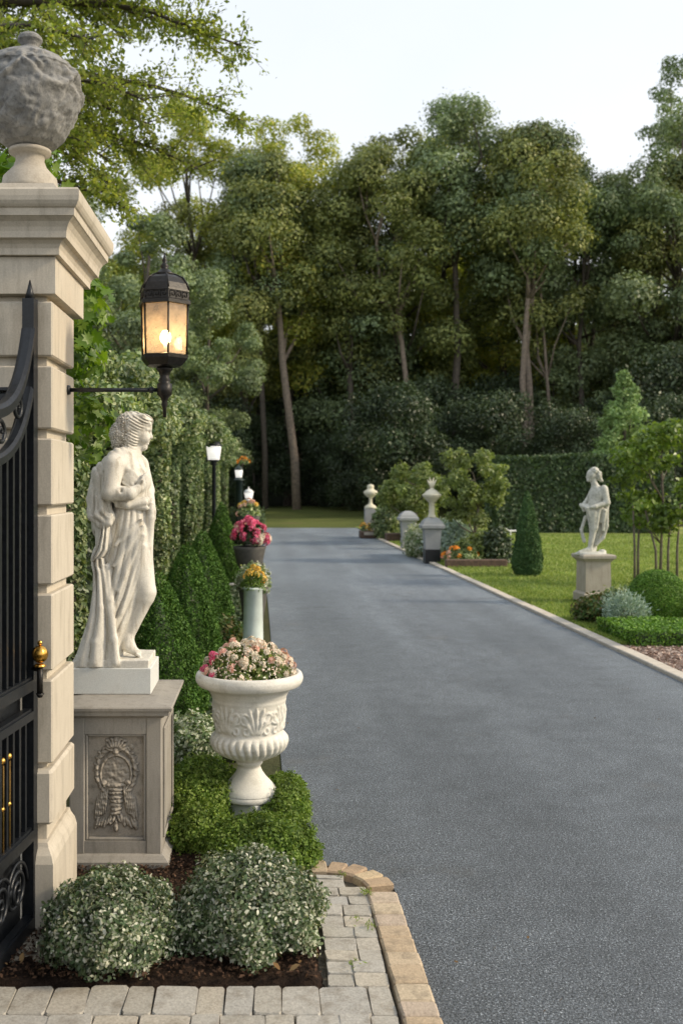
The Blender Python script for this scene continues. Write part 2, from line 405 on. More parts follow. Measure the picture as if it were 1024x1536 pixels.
M['l_pale'] = leafmat('pale_tree_leaves', [(0.1466, 0.1984, 0.0695), (0.2242, 0.2846, 0.0991), (0.345, 0.3881, 0.1686)], .35, .45, .35, .8, 1.2)
M['l_fresh'] = leafmat('fresh_tree_leaves', [(0.0884, 0.1537, 0.0279), (0.1623, 0.2444, 0.0466), (0.2654, 0.3493, 0.0776)], .38, .35, .5, .8, 1.5)
M['l_silver'] = leafmat('silver_leaves', [(0.2691, 0.3588, 0.314), (0.3887, 0.4933, 0.4335), (0.5382, 0.6279, 0.5681)], .15, .7, .2, .5, 8)
M['l_rust'] = leafmat('rusty_shrub', [(0.0375, 0.0875, 0.02), (0.0675, 0.125, 0.03), (0.105, 0.125, 0.035), (0.15, 0.1, 0.04)], .25, .5, .3, .7, 6)
M['l_confer'] = leafmat('soft_conifer', [(0.1872, 0.2996, 0.1192), (0.281, 0.4119, 0.167), (0.4119, 0.5243, 0.2382)], .2, .6, .2, .8, 1.2)
M['l_grass'] = leafmat('grass_blades', [(0.1485, 0.225, 0.0546), (0.231, 0.315, 0.0819), (0.33, 0.375, 0.117)], .3, .6, .2, .5, 1.0)
M['petal_pink'] = leafmat('hot_pink_petals', [(.66, .06, .17), (.80, .15, .29), (.86, .32, .45)], .3, .6, .2, .3, 20, tc=(1, .6, .7))
M['petal_cream'] = leafmat('cream_petals', [(.82, .66, .52), (.86, .78, .68), (.85, .85, .74)], .3, .6, .2, .3, 20, tc=(1, .9, .8))
M['petal_peach'] = leafmat('peach_petals', [(.80, .42, .34), (.84, .56, .46), (.86, .68, .58)], .3, .6, .2, .3, 20, tc=(1, .8, .7))
M['petal_orange'] = leafmat('orange_petals', [(.80, .20, .02), (.85, .36, .04), (.88, .5, .1)], .3, .6, .2, .3, 20, tc=(1, .8, .6))
M['petal_yellow'] = leafmat('yellow_petals', [(.75, .42, .05), (.82, .58, .1), (.85, .7, .3)], .3, .6, .2, .3, 20, tc=(1, .9, .6))
M['litter'] = leafmat('dry_leaves', [(.12, .07, .03), (.22, .13, .06), (.30, .2, .1)], .1, .8, .1, .3, 20)
M['chips'] = leafmat('bark_chips', [(.022, .014, .010), (.06, .035, .022), (.11, .065, .042)], .0, .9, .1, .4, 10)
M['pebble'] = leafmat('pebbles', [(.24, .16, .13), (.36, .25, .2), (.5, .41, .35), (.3, .24, .22)], .0, .8, .2, .3, 10)

# ------------------------------------------------------------------ leaf clouds
T_RH = (np.array([[-.5, 0, 0], [0, -.28, .06], [.5, 0, -.03], [0, .28, .06]]), np.array([[0, 1, 2, 3]]))
T_OV = (np.array([[-.5, 0, 0], [-.12, -.27, .07], [.25, -.2, .04], [.5, 0, -.06], [.25, .2, .04], [-.12, .27, .07], [.02, 0, -.02]]),
        np.array([[0, 1, 6, 5], [1, 2, 3, 6], [6, 3, 4, 5]]))
T_NE = (np.array([[-.5, -.07, 0], [0, -.11, .02], [.5, 0, 0], [0, .11, .02]]), np.array([[0, 1, 2, 3]]))
def maple_t():
    a = [(180, .42), (215, .5), (240, .3), (275, .62), (300, .36), (328, .72), (345, .42), (0, .85), (15, .42), (32, .72), (60, .36), (85, .62), (120, .3), (145, .5)]
    V = [[0, 0, -.03]] + [[r * math.cos(math.radians(t)) * .62, r * math.sin(math.radians(t)) * .62, .05 * abs(math.sin(math.radians(t)))] for t, r in a]
    k = len(a); Fs = [[0, 1 + i, 1 + (i + 1) % k] for i in range(k)]
    return (np.array(V), np.array(Fs))
T_MA = maple_t()
def unit(a): return a / np.maximum(np.linalg.norm(a, axis=1, keepdims=True), 1e-9)
def leaves(name, P, Nrm, size, tmpl=T_RH, jit=.6, dirv=None, dj=.4, r=rng, svar=.35):
    n = len(P)
    Nn = unit(unit(Nrm) + r.normal(0, jit, (n, 3)))
    if dirv is None: t = r.normal(0, 1, (n, 3))
    else: t = unit(dirv) + r.normal(0, dj, (n, 3))
    t = unit(t - Nn * (t * Nn).sum(1, keepdims=True)) if dirv is None else unit(t)
    if dirv is not None: Nn = unit(Nn - t * (t * Nn).sum(1, keepdims=True))
    b = np.cross(Nn, t)
    s = (size * (1 + r.uniform(-svar, svar, n)))[:, None] if not hasattr(size, '__len__') else np.asarray(size)[:, None]
    tv, tf = tmpl; k = len(tv)
    V = np.empty((n, k, 3))
    for i in range(k):
        V[:, i] = P + s * (t * tv[i, 0] + b * tv[i, 1] + Nn * tv[i, 2])
    Fs = (tf[None] + (np.arange(n) * k)[:, None, None]).reshape(-1, tf.shape[1])
    return mesh_np(name, V.reshape(-1, 3), Fs, smooth=False)

def wob(P, seed, freq=3.0, oct=4):
    """cheap smooth noise in -1..1 built from sines"""
    r = np.random.default_rng(seed); o = np.zeros(len(P)) if P.ndim == 2 else np.zeros(P.shape[:-1]); a = 1.0; tot = 0
    for k in range(oct):
        for j in range(3):
            w = r.normal(0, 1, 3); w = w / np.linalg.norm(w) * freq * (1.7 ** k)
            o = o + a * np.sin(P @ w + r.uniform(0, 6.28)); tot += a
        a *= .6
    return o / tot * 1.8
def sph(n, r=rng, up=0.0):
    d = unit(r.normal(0, 1, (n, 3)))
    if up: d = unit(d + np.array([0, 0, up]))
    return d
def clump_pts(centers, radii, n, r=rng, up=.25, flat=.8, lo=.55, sc_=.10):
    c = np.asarray(centers, float); R = np.asarray(radii, float)
    w = R ** 2 / (R ** 2).sum(); idx = r.choice(len(c), n, p=w)
    d = sph(n, r, up); rad = R[idx] * (lo + (1 - lo) * r.uniform(0, 1, n) ** .6) * (1 + .22 * wob(d * 2.0 + c[idx], 5, 2.2))
    P = c[idx] + d * rad[:, None] * np.array([1, 1, flat]) + r.normal(0, sc_, (n, 3)) * R[idx][:, None]
    return P, unit(d + np.array([0, 0, .35]))

def blob_shrub(rx, ry, rz, n, seed, zc=None, lump=.16, freq=5.0, lo=.7, zmin=.02):
    """points over a lumpy ellipsoid that sits on z=0"""
    r = np.random.default_rng(seed); d = sph(n, r)
    zc = rz * .78 if zc is None else zc
    k = (lo + (1 - lo) * r.uniform(0, 1, n) ** .5) * (1 + lump * wob(d, seed, freq))
    P = d * k[:, None] * np.array([rx, ry, rz]) + np.array([0, 0, zc])
    ok = P[:, 2] > zmin
    return P[ok], d[ok]

def make_stems(h, n, spread, rad, seed, name='stems', mat='barkgrey', parent=None):
    r = random.Random(seed); m = MB()
    for i in range(n):
        a = r.uniform(0, 6.28); s = r.uniform(.3, 1) * spread
        m.tube([(0.02 * math.cos(a), .02 * math.sin(a), -.01), (s * .4 * math.cos(a), s * .4 * math.sin(a), h * .5), (s * math.cos(a), s * math.sin(a), h)], [rad, rad * .8, rad * .4], 5)
    return m.build(name, M[mat], parent)

# ------------------------------------------------------------------ SDF sculpting (surface nets)
def surface_nets(f, org, h):
    nx, ny, nz = f.shape; ins = f < 0
    C = np.zeros((nx - 1, ny - 1, nz - 1), np.int8)
    offs = [(i, j, k) for i in (0, 1) for j in (0, 1) for k in (0, 1)]
    for (i, j, k) in offs: C += ins[i:nx - 1 + i, j:ny - 1 + j, k:nz - 1 + k]
    act = (C > 0) & (C < 8); ix = np.argwhere(act)
    idm = -np.ones(act.shape, np.int64); idm[act] = np.arange(len(ix))
    S = np.zeros((len(ix), 3)); cnt = np.zeros(len(ix))
    val = {o: f[ix[:, 0] + o[0], ix[:, 1] + o[1], ix[:, 2] + o[2]] for o in offs}
    for a in offs:
        for ax in range(3):
            if a[ax] == 1: continue
            b = list(a); b[ax] = 1; b = tuple(b)
            va, vb = val[a], val[b]; m = (va < 0) != (vb < 0)
            t = np.where(m, va / np.where(np.abs(va - vb) < 1e-12, 1, va - vb), 0)
            p = np.tile(np.array(a, float), (len(ix), 1)); p[:, ax] += t
            S[m] += p[m]; cnt[m] += 1
    V = (ix + S / cnt[:, None]) * h + np.asarray(org)
    Fs = []
    for ax in range(3):
        sl0 = [slice(None)] * 3; sl1 = [slice(None)] * 3; sl0[ax] = slice(0, -1); sl1[ax] = slice(1, None)
        a, b = ins[tuple(sl0)], ins[tuple(sl1)]
        E = np.argwhere(a != b); u, v = [(1, 2), (2, 0), (0, 1)][ax]
        ok = (E[:, u] > 0) & (E[:, v] > 0) & (E[:, u] < f.shape[u] - 1) & (E[:, v] < f.shape[v] - 1); E = E[ok]
        if not len(E): continue
        q = []
        for du, dv in ((1, 1), (0, 1), (0, 0), (1, 0)):
            c = E.copy(); c[:, u] -= du; c[:, v] -= dv; q.append(idm[c[:, 0], c[:, 1], c[:, 2]])
        q = np.stack(q, 1); fl = a[E[:, 0], E[:, 1], E[:, 2]]
        q[~fl] = q[~fl][:, ::-1]; Fs.append(q)
    return V, np.concatenate(Fs)
class SDF:
    def __init__(s, lo, hi, h):
        s.lo = np.array(lo, float); s.h = h
        n = np.ceil((np.array(hi) - s.lo) / h).astype(int) + 1
        g = np.meshgrid(*[s.lo[i] + h * np.arange(n[i]) for i in range(3)], indexing='ij')
        s.x, s.y, s.z = [q.astype(np.float32) for q in g]; s.f = np.full(s.x.shape, 9.0, np.float32)
    def P(s): return np.stack([s.x, s.y, s.z], -1)
    def cone(s, a, b, ra, rb):
        a = np.array(a, float); b = np.array(b, float); ab = b - a; L2 = max((ab ** 2).sum(), 1e-12)
        t = np.clip(((s.x - a[0]) * ab[0] + (s.y - a[1]) * ab[1] + (s.z - a[2]) * ab[2]) / L2, 0, 1)
        d = np.sqrt((s.x - a[0] - t * ab[0]) ** 2 + (s.y - a[1] - t * ab[1]) ** 2 + (s.z - a[2] - t * ab[2]) ** 2)
        return d - (ra + (rb - ra) * t)
    def ell(s, c, r):
        k = np.sqrt(((s.x - c[0]) / r[0]) ** 2 + ((s.y - c[1]) / r[1]) ** 2 + ((s.z - c[2]) / r[2]) ** 2)
        return (k - 1) * min(r)
    def un(s, d, k=.012):
        h = np.clip(.5 + .5 * (s.f - d) / k, 0, 1); s.f = s.f + (d - s.f) * h - k * h * (1 - h); return s
    def sub(s, d, k=.006):
        h = np.clip(.5 - .5 * (s.f + d) / k, 0, 1); s.f = s.f + (-d - s.f) * h + k * h * (1 - h); return s
    def mesh(s, name, ztrans=0):
        V, Fs = surface_nets(s.f, s.lo, s.h)
        return mesh_np(name, V, Fs, True)

# ================================================================== CAMERA, LIGHT, WORLD
cd = bpy.data.cameras.new('camera'); cam = bpy.data.objects.new('camera', cd); col.objects.link(cam)
cam.location = (0, 0, CAMZ); cam.rotation_euler = (PI / 2, 0, 0)
cd.sensor_fit = 'VERTICAL'; cd.sensor_height = 36; cd.sensor_width = 24; cd.lens = F / 1536 * 36
cd.shift_x = 112 / 1536; cd.shift_y = -38 / 1536
cd.clip_start = .05; cd.clip_end = 1500
cd.dof.use_dof = True; cd.dof.focus_distance = 4.5; cd.dof.aperture_fstop = 3.5; cd.dof.aperture_blades = 9
sc.camera = cam

SUN_EL, SUN_AZ = math.radians(31), math.radians(98)      # azimuth from +Y towards +X
w = bpy.data.worlds.new('World'); sc.world = w; w.use_nodes = True
nt = w.node_tree; nt.nodes.clear()
wo = nt.nodes.new('ShaderNodeOutputWorld')
sky = nt.nodes.new('ShaderNodeTexSky'); sky.sky_type = 'NISHITA'; sky.sun_disc = False
sky.sun_elevation = SUN_EL; sky.sun_rotation = SUN_AZ; sky.air_density = 1.0; sky.dust_density = 3.0; sky.ozone_density = 1.0
bg1 = nt.nodes.new('ShaderNodeBackground'); bg1.inputs[1].default_value = .05; L(nt, sky.outputs[0], bg1.inputs[0])
# thin bright overcast veil over the blue sky
tc = nt.nodes.new('ShaderNodeTexCoord'); sep = nt.nodes.new('ShaderNodeSeparateXYZ'); L(nt, tc.outputs['Generated'], sep.inputs[0])
rs = ramp(nt, [(0.0, (1.0, .965, .915)), (.22, (.955, .95, .94)), (.55, (.83, .875, .93)), (1, (.80, .85, .92))]); L(nt, sep.outputs[2], rs.inputs[0])
cn = nt.nodes.new('ShaderNodeTexNoise'); cn.inputs['Scale'].default_value = 2.2; cn.inputs['Detail'].default_value = 6
L(nt, tc.outputs['Generated'], cn.inputs['Vector'])
rc = ramp(nt, [(.35, (.93, .95, .97)), (.65, (1.04, 1.03, 1.015))]); L(nt, cn.outputs[0], rc.inputs[0])
veil = mixc(nt, rs.outputs[0], rc.outputs[0], 1, 'MULTIPLY')
bg2 = nt.nodes.new('ShaderNodeBackground'); bg2.inputs[1].default_value = 1.0; L(nt, veil, bg2.inputs[0])
ad = nt.nodes.new('ShaderNodeAddShader'); L(nt, bg1.outputs[0], ad.inputs[0]); L(nt, bg2.outputs[0], ad.inputs[1])
L(nt, ad.outputs[0], wo.inputs[0])
sl = bpy.data.lights.new('sun', 'SUN'); so = bpy.data.objects.new('sun', sl); col.objects.link(so)
sl.energy = 3.4; sl.angle = math.radians(9); sl.color = (1, .84, .62)
sd = Vector((math.sin(SUN_AZ) * math.cos(SUN_EL), math.cos(SUN_AZ) * math.cos(SUN_EL), math.sin(SUN_EL)))
so.rotation_euler = sd.to_track_quat('Z', 'Y').to_euler(); so.location = sd * 50

sc.view_settings.view_transform = 'Standard'; sc.view_settings.look = 'None'; sc.view_settings.exposure = 0
sc.cycles.use_denoising = True
try: sc.cycles.denoiser = 'OPENIMAGEDENOISE'
except Exception: pass
sc.cycles.max_bounces = 6; sc.cycles.diffuse_bounces = 3; sc.cycles.glossy_bounces = 2; sc.cycles.transmission_bounces = 3
sc.cycles.transparent_max_bounces = 8; sc.cycles.sample_clamp_indirect = 4
sc.cycles.caustics_reflective = False; sc.cycles.caustics_refractive = False

# ================================================================== GROUND
def sheet(name, poly, z, mat, sub=0):
    me = bpy.data.meshes.new(name)
    me.from_pydata([(x, y, z) for x, y in poly], [], [tuple(range(len(poly)))]); me.update()
    return struct(name, me, mat)
sheet('ground', [(-500, -60), (500, -60), (500, 800), (-500, 800)], -.06, M['floor'])
arc = [(.23 + .295 * math.cos(t), 4.055 + .30 * math.sin(t)) for t in np.linspace(PI / 2, 0, 9)]
road = [(.10, 4.6), (.14, 4.36)] + arc + [(.535, 3.0), (.56, -8), (3.5, -8), (3.5, 8), (3.47, 20), (3.45, 30), (3.6, 40), (-9, 40.2), (-9, 36.5), (-.7, 36), (-.25, 32), (-.1, 24), (0.02, 14), (.07, 8)]
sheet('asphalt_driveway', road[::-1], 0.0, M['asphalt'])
# lawn to the right of the drive: gently undulating sheet
def grid_sheet(name, x0, x1, y0, y1, nx, ny, zf, mat):
    X, Y = np.meshgrid(np.linspace(x0, x1, nx), np.linspace(y0, y1, ny), indexing='ij')
    V = np.stack([X, Y, zf(X, Y)], -1).reshape(-1, 3)
    i, j = np.meshgrid(np.arange(nx - 1), np.arange(ny - 1), indexing='ij'); a = i * ny + j
    Fs = np.stack([a, a + ny, a + ny + 1, a + 1], -1).reshape(-1, 4)
    return struct(name, mesh_np(name, V, Fs, True), mat)
grid_sheet('lawn', 3.6, 42, 2.0, 41, 60, 60, lambda X, Y: .015 + .02 * np.sin(X * .5) * np.sin(Y * .3) * np.clip((X - 4) / 4, 0, 1), M['lawn'])
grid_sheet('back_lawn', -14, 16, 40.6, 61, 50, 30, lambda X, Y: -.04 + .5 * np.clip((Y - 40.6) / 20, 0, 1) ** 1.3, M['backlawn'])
grid_sheet('dark_backdrop_slope', -130, 150, 57, 300, 90, 60, lambda X, Y: -.05 + .42 * np.clip(Y - 58, 0, 6) / 6 + np.clip((Y - 64) * .20, 0, 17) + .6 * np.sin(X * .11) * np.clip((Y - 64) / 20, 0, 1), M['backdrop'])  # slope added as a dark backdrop, closing off sky behind the trunks
sheet('left_bed', [(-6, 4.9), (.10, 4.6), (.07, 8), (.02, 14), (-.1, 24), (-.25, 32), (-.7, 36), (-9, 36.5), (-9, 4.9)], -.006, M['dirt'])

# kerb along the right edge of the drive
m = MB(); y = 1.0
while y < 34:
    x = 3.5 if y < 10 else 3.5 - .03 * min(1, (y - 10) / 10)
    m.box(x + .003, x + .135, y, y + .895, -.03, .035 + random.uniform(-.003, .003), .008); y += .9
kerb = m.build('kerb', M['kerb']); kerb['kind'] = 'structure'

# mulch bed in the corner
grid_sheet('mulch_bed', -.98, .198, 3.285, 4.7, 60, 80, lambda X, Y: -.02 + .035 * np.clip((Y - 3.285) / .03, 0, 1) * np.clip((.198 - X) / .03, 0, 1) + .012 * wob(np.stack([X, Y, X * 0], -1), 3, 14) + .02 * wob(np.stack([X, Y, X * 0], -1), 4, 50), M['mulch'])
# flagstones under the gate
m = MB()
for (x0, x1, y0, y1) in [(-1.5, -.93, 2.4, 3.13), (-1.5, -.99, 3.15, 3.72), (-.97, -.72, 3.46, 3.70)]:
    m.box(x0, x1, y0, y1, -.05, .024, .012)
o = m.build('flagstones', M['slab']); o['kind'] = 'structure'

# pavers
m = MB()
def stone_quad(m, x0, x1, y0, y1, z, r):
    j = lambda: r.uniform(-.004, .004)
    g = .0012
    c = [(x0 + g + j(), y0 + g + j()), (x1 - g + j(), y0 + g + j()), (x1 - g + j(), y1 - g + j()), (x0 + g + j(), y1 - g + j())]
    cx = sum(p[0] for p in c) / 4; cy = sum(p[1] for p in c) / 4
    # octagon outline with worn corners
    def oc(k, t):
        out = []
        for i in range(4):
            a, b = c[i], c[(i + 1) % 4]
            for f in (t, .5, 1 - t):
                out.append((cx + (a[0] + (b[0] - a[0]) * f - cx) * k, cy + (a[1] + (b[1] - a[1]) * f - cy) * k))
        return out
    rA = oc(1, .06); rB = oc(.972, .075); n = 12
    tilt = (r.uniform(-.004, .004), r.uniform(-.004, .004)); zz = z + r.uniform(-.003, .003)
    h = lambda p, d: (p[0], p[1], zz + d + tilt[0] * (p[0] - cx) * 8 + tilt[1] * (p[1] - cy) * 8 + r.uniform(-.0006, .0006))
    V = [(p[0], p[1], -.04) for p in rA] + [h(p, -.006) for p in rA] + [h(p, 0) for p in rB]
    Fs = [(k * n + i, k * n + (i + 1) % n, k * n + n + (i + 1) % n, k * n + n + i) for k in range(2) for i in range(n)] + [tuple(range(2 * n, 3 * n))]
    m.add(V, Fs, False)
r_ = random.Random(3)
y = 2.55
while y < 4.34:
    dy = r_.uniform(.08, .105)
    x = -1.3 + r_.uniform(0, .1)
    if y > 3.2: x = .203
    elif y + dy > 3.2: dy = 3.282 - y
    while x < .4:
        dx = r_.choice([.09, .12, .14, .16])
        xe = min(x + dx, .405)
        if .405 - xe < .04: xe = .405
        lim = 4.055 + math.sqrt(max(0, .185 ** 2 - max(0, (xe - .23)) ** 2)) if xe > .23 else 4.25
        ye = min(y + dy, lim if y > 4.0 else 9)
        if ye - y > .025 and xe - x > .03: stone_quad(m, x, xe, y, ye, .012, r_)
        x = xe
    y += dy
o = m.build('paver_path', M['paver']); o['kind'] = 'structure'
sheet('path_bed', [(-1.6, 2.0), (.45, 2.0), (.45, 4.1), (.36, 4.28), (.18, 4.36), (.18, 3.24), (-1.6, 3.24)], -.012, M['jointsand'])
# brick edging: straight run then a quarter turn
m = MB(); r_ = random.Random(5)
def brick_at(cx, cy, ang, ln, wd):
    t = Vector((math.cos(ang), math.sin(ang))); nrm = Vector((-t.y, t.x))
    b0 = len(m.v)
    mm = MB(); mm.box(-ln / 2, ln / 2, -wd / 2, wd / 2, -.05, .022 + r_.uniform(-.003, .003), .007)
    V = []
    for v in mm.v:
        p = Vector((cx, cy)) + t * v[0] + nrm * v[1]; V.append((p.x + r_.uniform(-.002, .002), p.y + r_.uniform(-.002, .002), v[2]))
    m.add(V, mm.f)
y = 2.4
while y < 4.02:
    ln = r_.uniform(.085, .12); xx = .462 + (4.05 - y) * .014
    brick_at(xx, y + ln / 2, PI / 2 + .014, ln - .006, .118); y += ln
a = .10
while a < PI / 2 + .1:
    da = .335
    brick_at(.23 + .237 * math.cos(a + da / 2), 4.06 + .242 * math.sin(a + da / 2), a + da / 2 + PI / 2, .076, .115); a += da
brick_at(.135, 4.325, PI, .085, .10)
o = m.build('brick_edging', M['brick']); o['kind'] = 'structure'

# weeds and dry leaves on the path, bark chips on the bed
def ground_scatter(name, n, area, z, size, mat, tmpl, seed, jit=.35, svar=.5):
    r = np.random.default_rng(seed)
    P = np.stack([r.uniform(area[0], area[1], n), r.uniform(area[2], area[3], n), np.full(n, z) + r.uniform(0, .012, n)], -1)
    me = leaves(name, P, np.tile([[0, 0, 1.]], (n, 1)), size, tmpl, jit, r=r, svar=svar)
    return struct(name, me, M[mat], 'stuff')
ground_scatter('bark_chips', 9000, (-.96, .18, 3.30, 4.4), .026, .015, 'chips', T_RH, 11, .6)
ground_scatter('dry_leaves', 42, (-.9, .17, 3.31, 3.62), .04, .028, 'litter', T_OV, 12, .5)
r = np.random.default_rng(19); n = 70; yy = 3.0 + 14 * r.uniform(0, 1, n) ** 1.5; e_ = r.exponential(.16, n)
xx = np.where(r.uniform(0, 1, n) < .5, np.where(yy > 4.7, .12, .60) + e_, 3.46 - e_); k_ = r.uniform(0, 1, n) < .04; xx = np.where(k_, .7 + 2.6 * r.uniform(0, 1, n), xx)
struct('fallen_leaves', leaves('fallen_leaves', np.stack([xx, yy, np.full(n, .006)], -1), np.tile([[0, 0, 1.]], (n, 1)), .014, T_OV, .25, r=r, svar=.6), M['litter'], 'stuff')
r = np.random.default_rng(21); P = []; D = []
for (x, y, k) in [(.40, 4.02, 40), (.385, 3.72, 26), (.34, 3.75, 10), (.31, 4.2, 16), (.30, 3.42, 14)]:
    q = np.stack([x + r.normal(0, .012, k), y + r.normal(0, .02, k), .02 + r.uniform(0, .008, k)], -1); P.append(q); D.append(np.stack([r.normal(0, .7, k), r.normal(0, .7, k), r.uniform(.3, 1, k)], -1))
P = np.concatenate(P); D = np.concatenate(D)
struct('joint_weeds', leaves('joint_weeds', P, np.tile([[0, -1., .3]], (len(P), 1)), .02, T_NE, .8, D, .3, r), M['l_grass'], 'stuff')
# gravel
sheet('gravel_bed', [(3.61, 5.0), (9.0, 5.0), (9.0, 10.3), (3.61, 10.3)], .022, M['gravel'])
ground_scatter('gravel_stones', 9000, (3.63, 6.2, 7.6, 10.15), .028, .03, 'pebble', T_OV, 31, .5)
# lawn blades where the grass is nearest
r = np.random.default_rng(41); n = 60000
yy = 10.3 + 24 * r.uniform(0, 1, n) ** 1.6; xx = 3.64 + r.uniform(0, 1, n) * (.42 * yy - 2.6)
P = np.stack([xx, yy, np.full(n, .03)], -1)
struct('lawn_grass', leaves('lawn_grass', P, np.tile([[0, -1., .2]], (n, 1)), .05 + .0012 * yy, T_NE, .6, np.tile([[0, 0, 1.]], (n, 1)), .45, r), M['l_grass'], 'stuff')
# low ground cover below the left hedge
r = np.random.default_rng(43); n = 16000
yy = 6.0 + 28 * r.uniform(0, 1, n) ** 1.8; xx = -1.2 + r.uniform(0, 1.12, n) - .012 * np.clip(yy - 12, 0, 20)
P = np.stack([xx, yy, .02 + .05 * r.uniform(0, 1, n)], -1)
struct('ground_cover', leaves('ground_cover', P, np.tile([[0, -.2, 1.]], (n, 1)), .05 + .0012 * yy, T_RH, .7, None, .45, r), M['l_hedge'], 'stuff')

# ================================================================== GATE PILLAR
XR, Y0, Y1, XL = -.795, 3.72, 4.13, -1.62
t = thing('gate_pillar', 'tall beige limestone gate pillar of stacked blocks with a moulded cap', 'pillar', (-1.2, 3.9, 0))
def rel(mb, o):      # shift a MB into an empty's local space
    l = o.location; mb.v = [(v[0] - l.x, v[1] - l.y, v[2] - l.z) for v in mb.v]; return mb
m = MB(); m.box(XL + .03, XR - .028, Y0 + .028, Y1 - .02, 0, 2.5)
rel(m, t).build('core', M['lime'], t)
# rusticated blocks: courses measured from the photograph
zs = [(.62, .93), (.965, 1.25), (1.285, 1.545), (1.58, 1.83), (1.865, 2.10), (2.135, 2.34)]
m = MB()
for k, (a, b) in enumerate(zs):
    dx = .0
    m.box(XL, XR + dx, Y0, Y1, a, b, .006)
rel(m, t).build('stone_block', M['lime'], t)
m = MB()
m.loft_rect([(XL, XR - .002, Y0 + .002, Y1, 2.362), (XL, XR + .012, Y0 - .012, Y1 + .15, 2.366), (XL, XR + .012, Y0 - .012, Y1 + .15, 2.502)])
rel(m, t).build('frieze', M['lime'], t)
m = MB(); m.box(XL - .01, XR + .004, Y0 - .03, Y1 - .005, .40, .60, .010)
rel(m, t).build('base_band', M['lime'], t)
m = MB()
m.loft_rect([(XL - .04, XR + .012, Y0 - .05, Y1, -.03), (XL - .04, XR + .012, Y0 - .05, Y1, .262), (XL - .03, XR + .004, Y0 - .04, Y1 - .002, .29), (XL - .02, XR - .012, Y0 - .02, Y1 - .006, .315), (XL - .01, XR - .016, Y0 - .014, Y1 - .008, .33)])
rel(m, t).build('base', M['lime'], t)
def cap_prof(steps):
    return [(XL - e, XR + e, Y0 - e, Y1 + .19 + e * .8, z) for e, z in steps]
steps = [(.012, 2.504), (.03, 2.506), (.03, 2.53), (.036, 2.545), (.046, 2.556), (.062, 2.562), (.064, 2.585), (.068, 2.60), (.078, 2.618), (.094, 2.632), (.098, 2.634), (.100, 2.66), (.106, 2.664), (.112, 2.672), (.118, 2.684), (.12, 2.70), (.12, 2.722), (.114, 2.730), (.10, 2.734)]
m = MB(); m.loft_rect(cap_prof(steps)); rel(m, t).build('cap', M['lime'], t)

# weathered urn on the pillar
UX, UY = -.945, 4.0
px = 1500 / UY
def uz(y): return CAMZ + (730 - y) / px
t = thing('stone_urn', 'weathered grey lidded stone urn on top of the gate pillar', 'urn', (UX, UY, 2.734))
prof = [(.0, 51.5), (.036, 52.5), (.048, 57), (.050, 62), (.040, 66), (.033, 71), (.036, 76), (.07, 80), (.118, 88), (.160, 99), (.184, 110), (.181, 113), (.193, 121), (.196, 148), (.184, 172), (.164, 191), (.136, 207), (.104, 218), (.072, 224)]
pts = [(r, uz(y) - 2.734) for r, y in prof][::-1]
# resample finely, then weather it
zz = []; rr = []
for (r0, z0), (r1, z1) in zip(pts[:-1], pts[1:]):
    for f in np.linspace(0, 1, 9)[:-1]: rr.append(r0 + (r1 - r0) * f); zz.append(z0 + (z1 - z0) * f)
rr.append(pts[-1][0]); zz.append(pts[-1][1])
rr = np.convolve(np.pad(rr, 1, 'edge'), np.ones(3) / 3, 'valid'); zz = np.array(zz); seg = 200
A = np.linspace(0, 2 * PI, seg, endpoint=False)
TH, RR = np.meshgrid(A, rr); ZZ = np.repeat(zz[:, None], seg, 1)
PP = np.stack([RR * np.cos(TH), RR * np.sin(TH), ZZ], -1)
bodyk = np.clip((RR - .1) / .06, 0, 1)
D = .007 * wob(PP, 9, 22, 4) + .005 * wob(PP, 10, 85, 3) + .004 * np.abs(wob(PP, 13, 38, 4)) - .003 * (wob(PP, 14, 110, 2) > .55)
swag = uz(112) - 2.734 - .09 * np.abs(np.sin(TH * 2.5 + .6)) ** .8
D = D + bodyk * .016 * np.exp(-((ZZ - swag) / .014) ** 2) + bodyk * .013 * np.clip(np.sin(ZZ * 70 + 4 * np.sin(TH * 5)) * np.sin(TH * 11 + 6 * np.sin(ZZ * 25)) * wob(PP, 12, 22), -.3, 1)
RR2 = RR + D * (.2 + .8 * bodyk)
V = np.stack([RR2 * np.cos(TH), RR2 * np.sin(TH), ZZ], -1).reshape(-1, 3); nr = len(zz)
i, j = np.meshgrid(np.arange(nr - 1), np.arange(seg), indexing='ij'); j2 = (j + 1) % seg
Fs = np.stack([i * seg + j, i * seg + j2, (i + 1) * seg + j2, (i + 1) * seg + j], -1).reshape(-1, 4)
obj('bowl', mesh_np('bowl', V, Fs), M['urngrey'], t)
m = MB(); m.lathe([(.075, uz(224.5) - 2.734), (.083, uz(226) - 2.734), (.083, uz(231) - 2.734), (.06, uz(234) - 2.734), (.056, uz(242) - 2.734), (.066, uz(252) - 2.734), (.085, uz(260) - 2.734), (.105, uz(268) - 2.734), (.112, .11), (.118, .09)][::-1], seg=40)
m.build('stem', M['urnfoot'], t)
m = MB(); m.loft_rect([(-.15, .15, -.15, .15, 0), (-.15, .15, -.15, .15, .052), (-.118, .118, -.118, .118, .095)]); m.build('foot', M['urnfoot'], t)

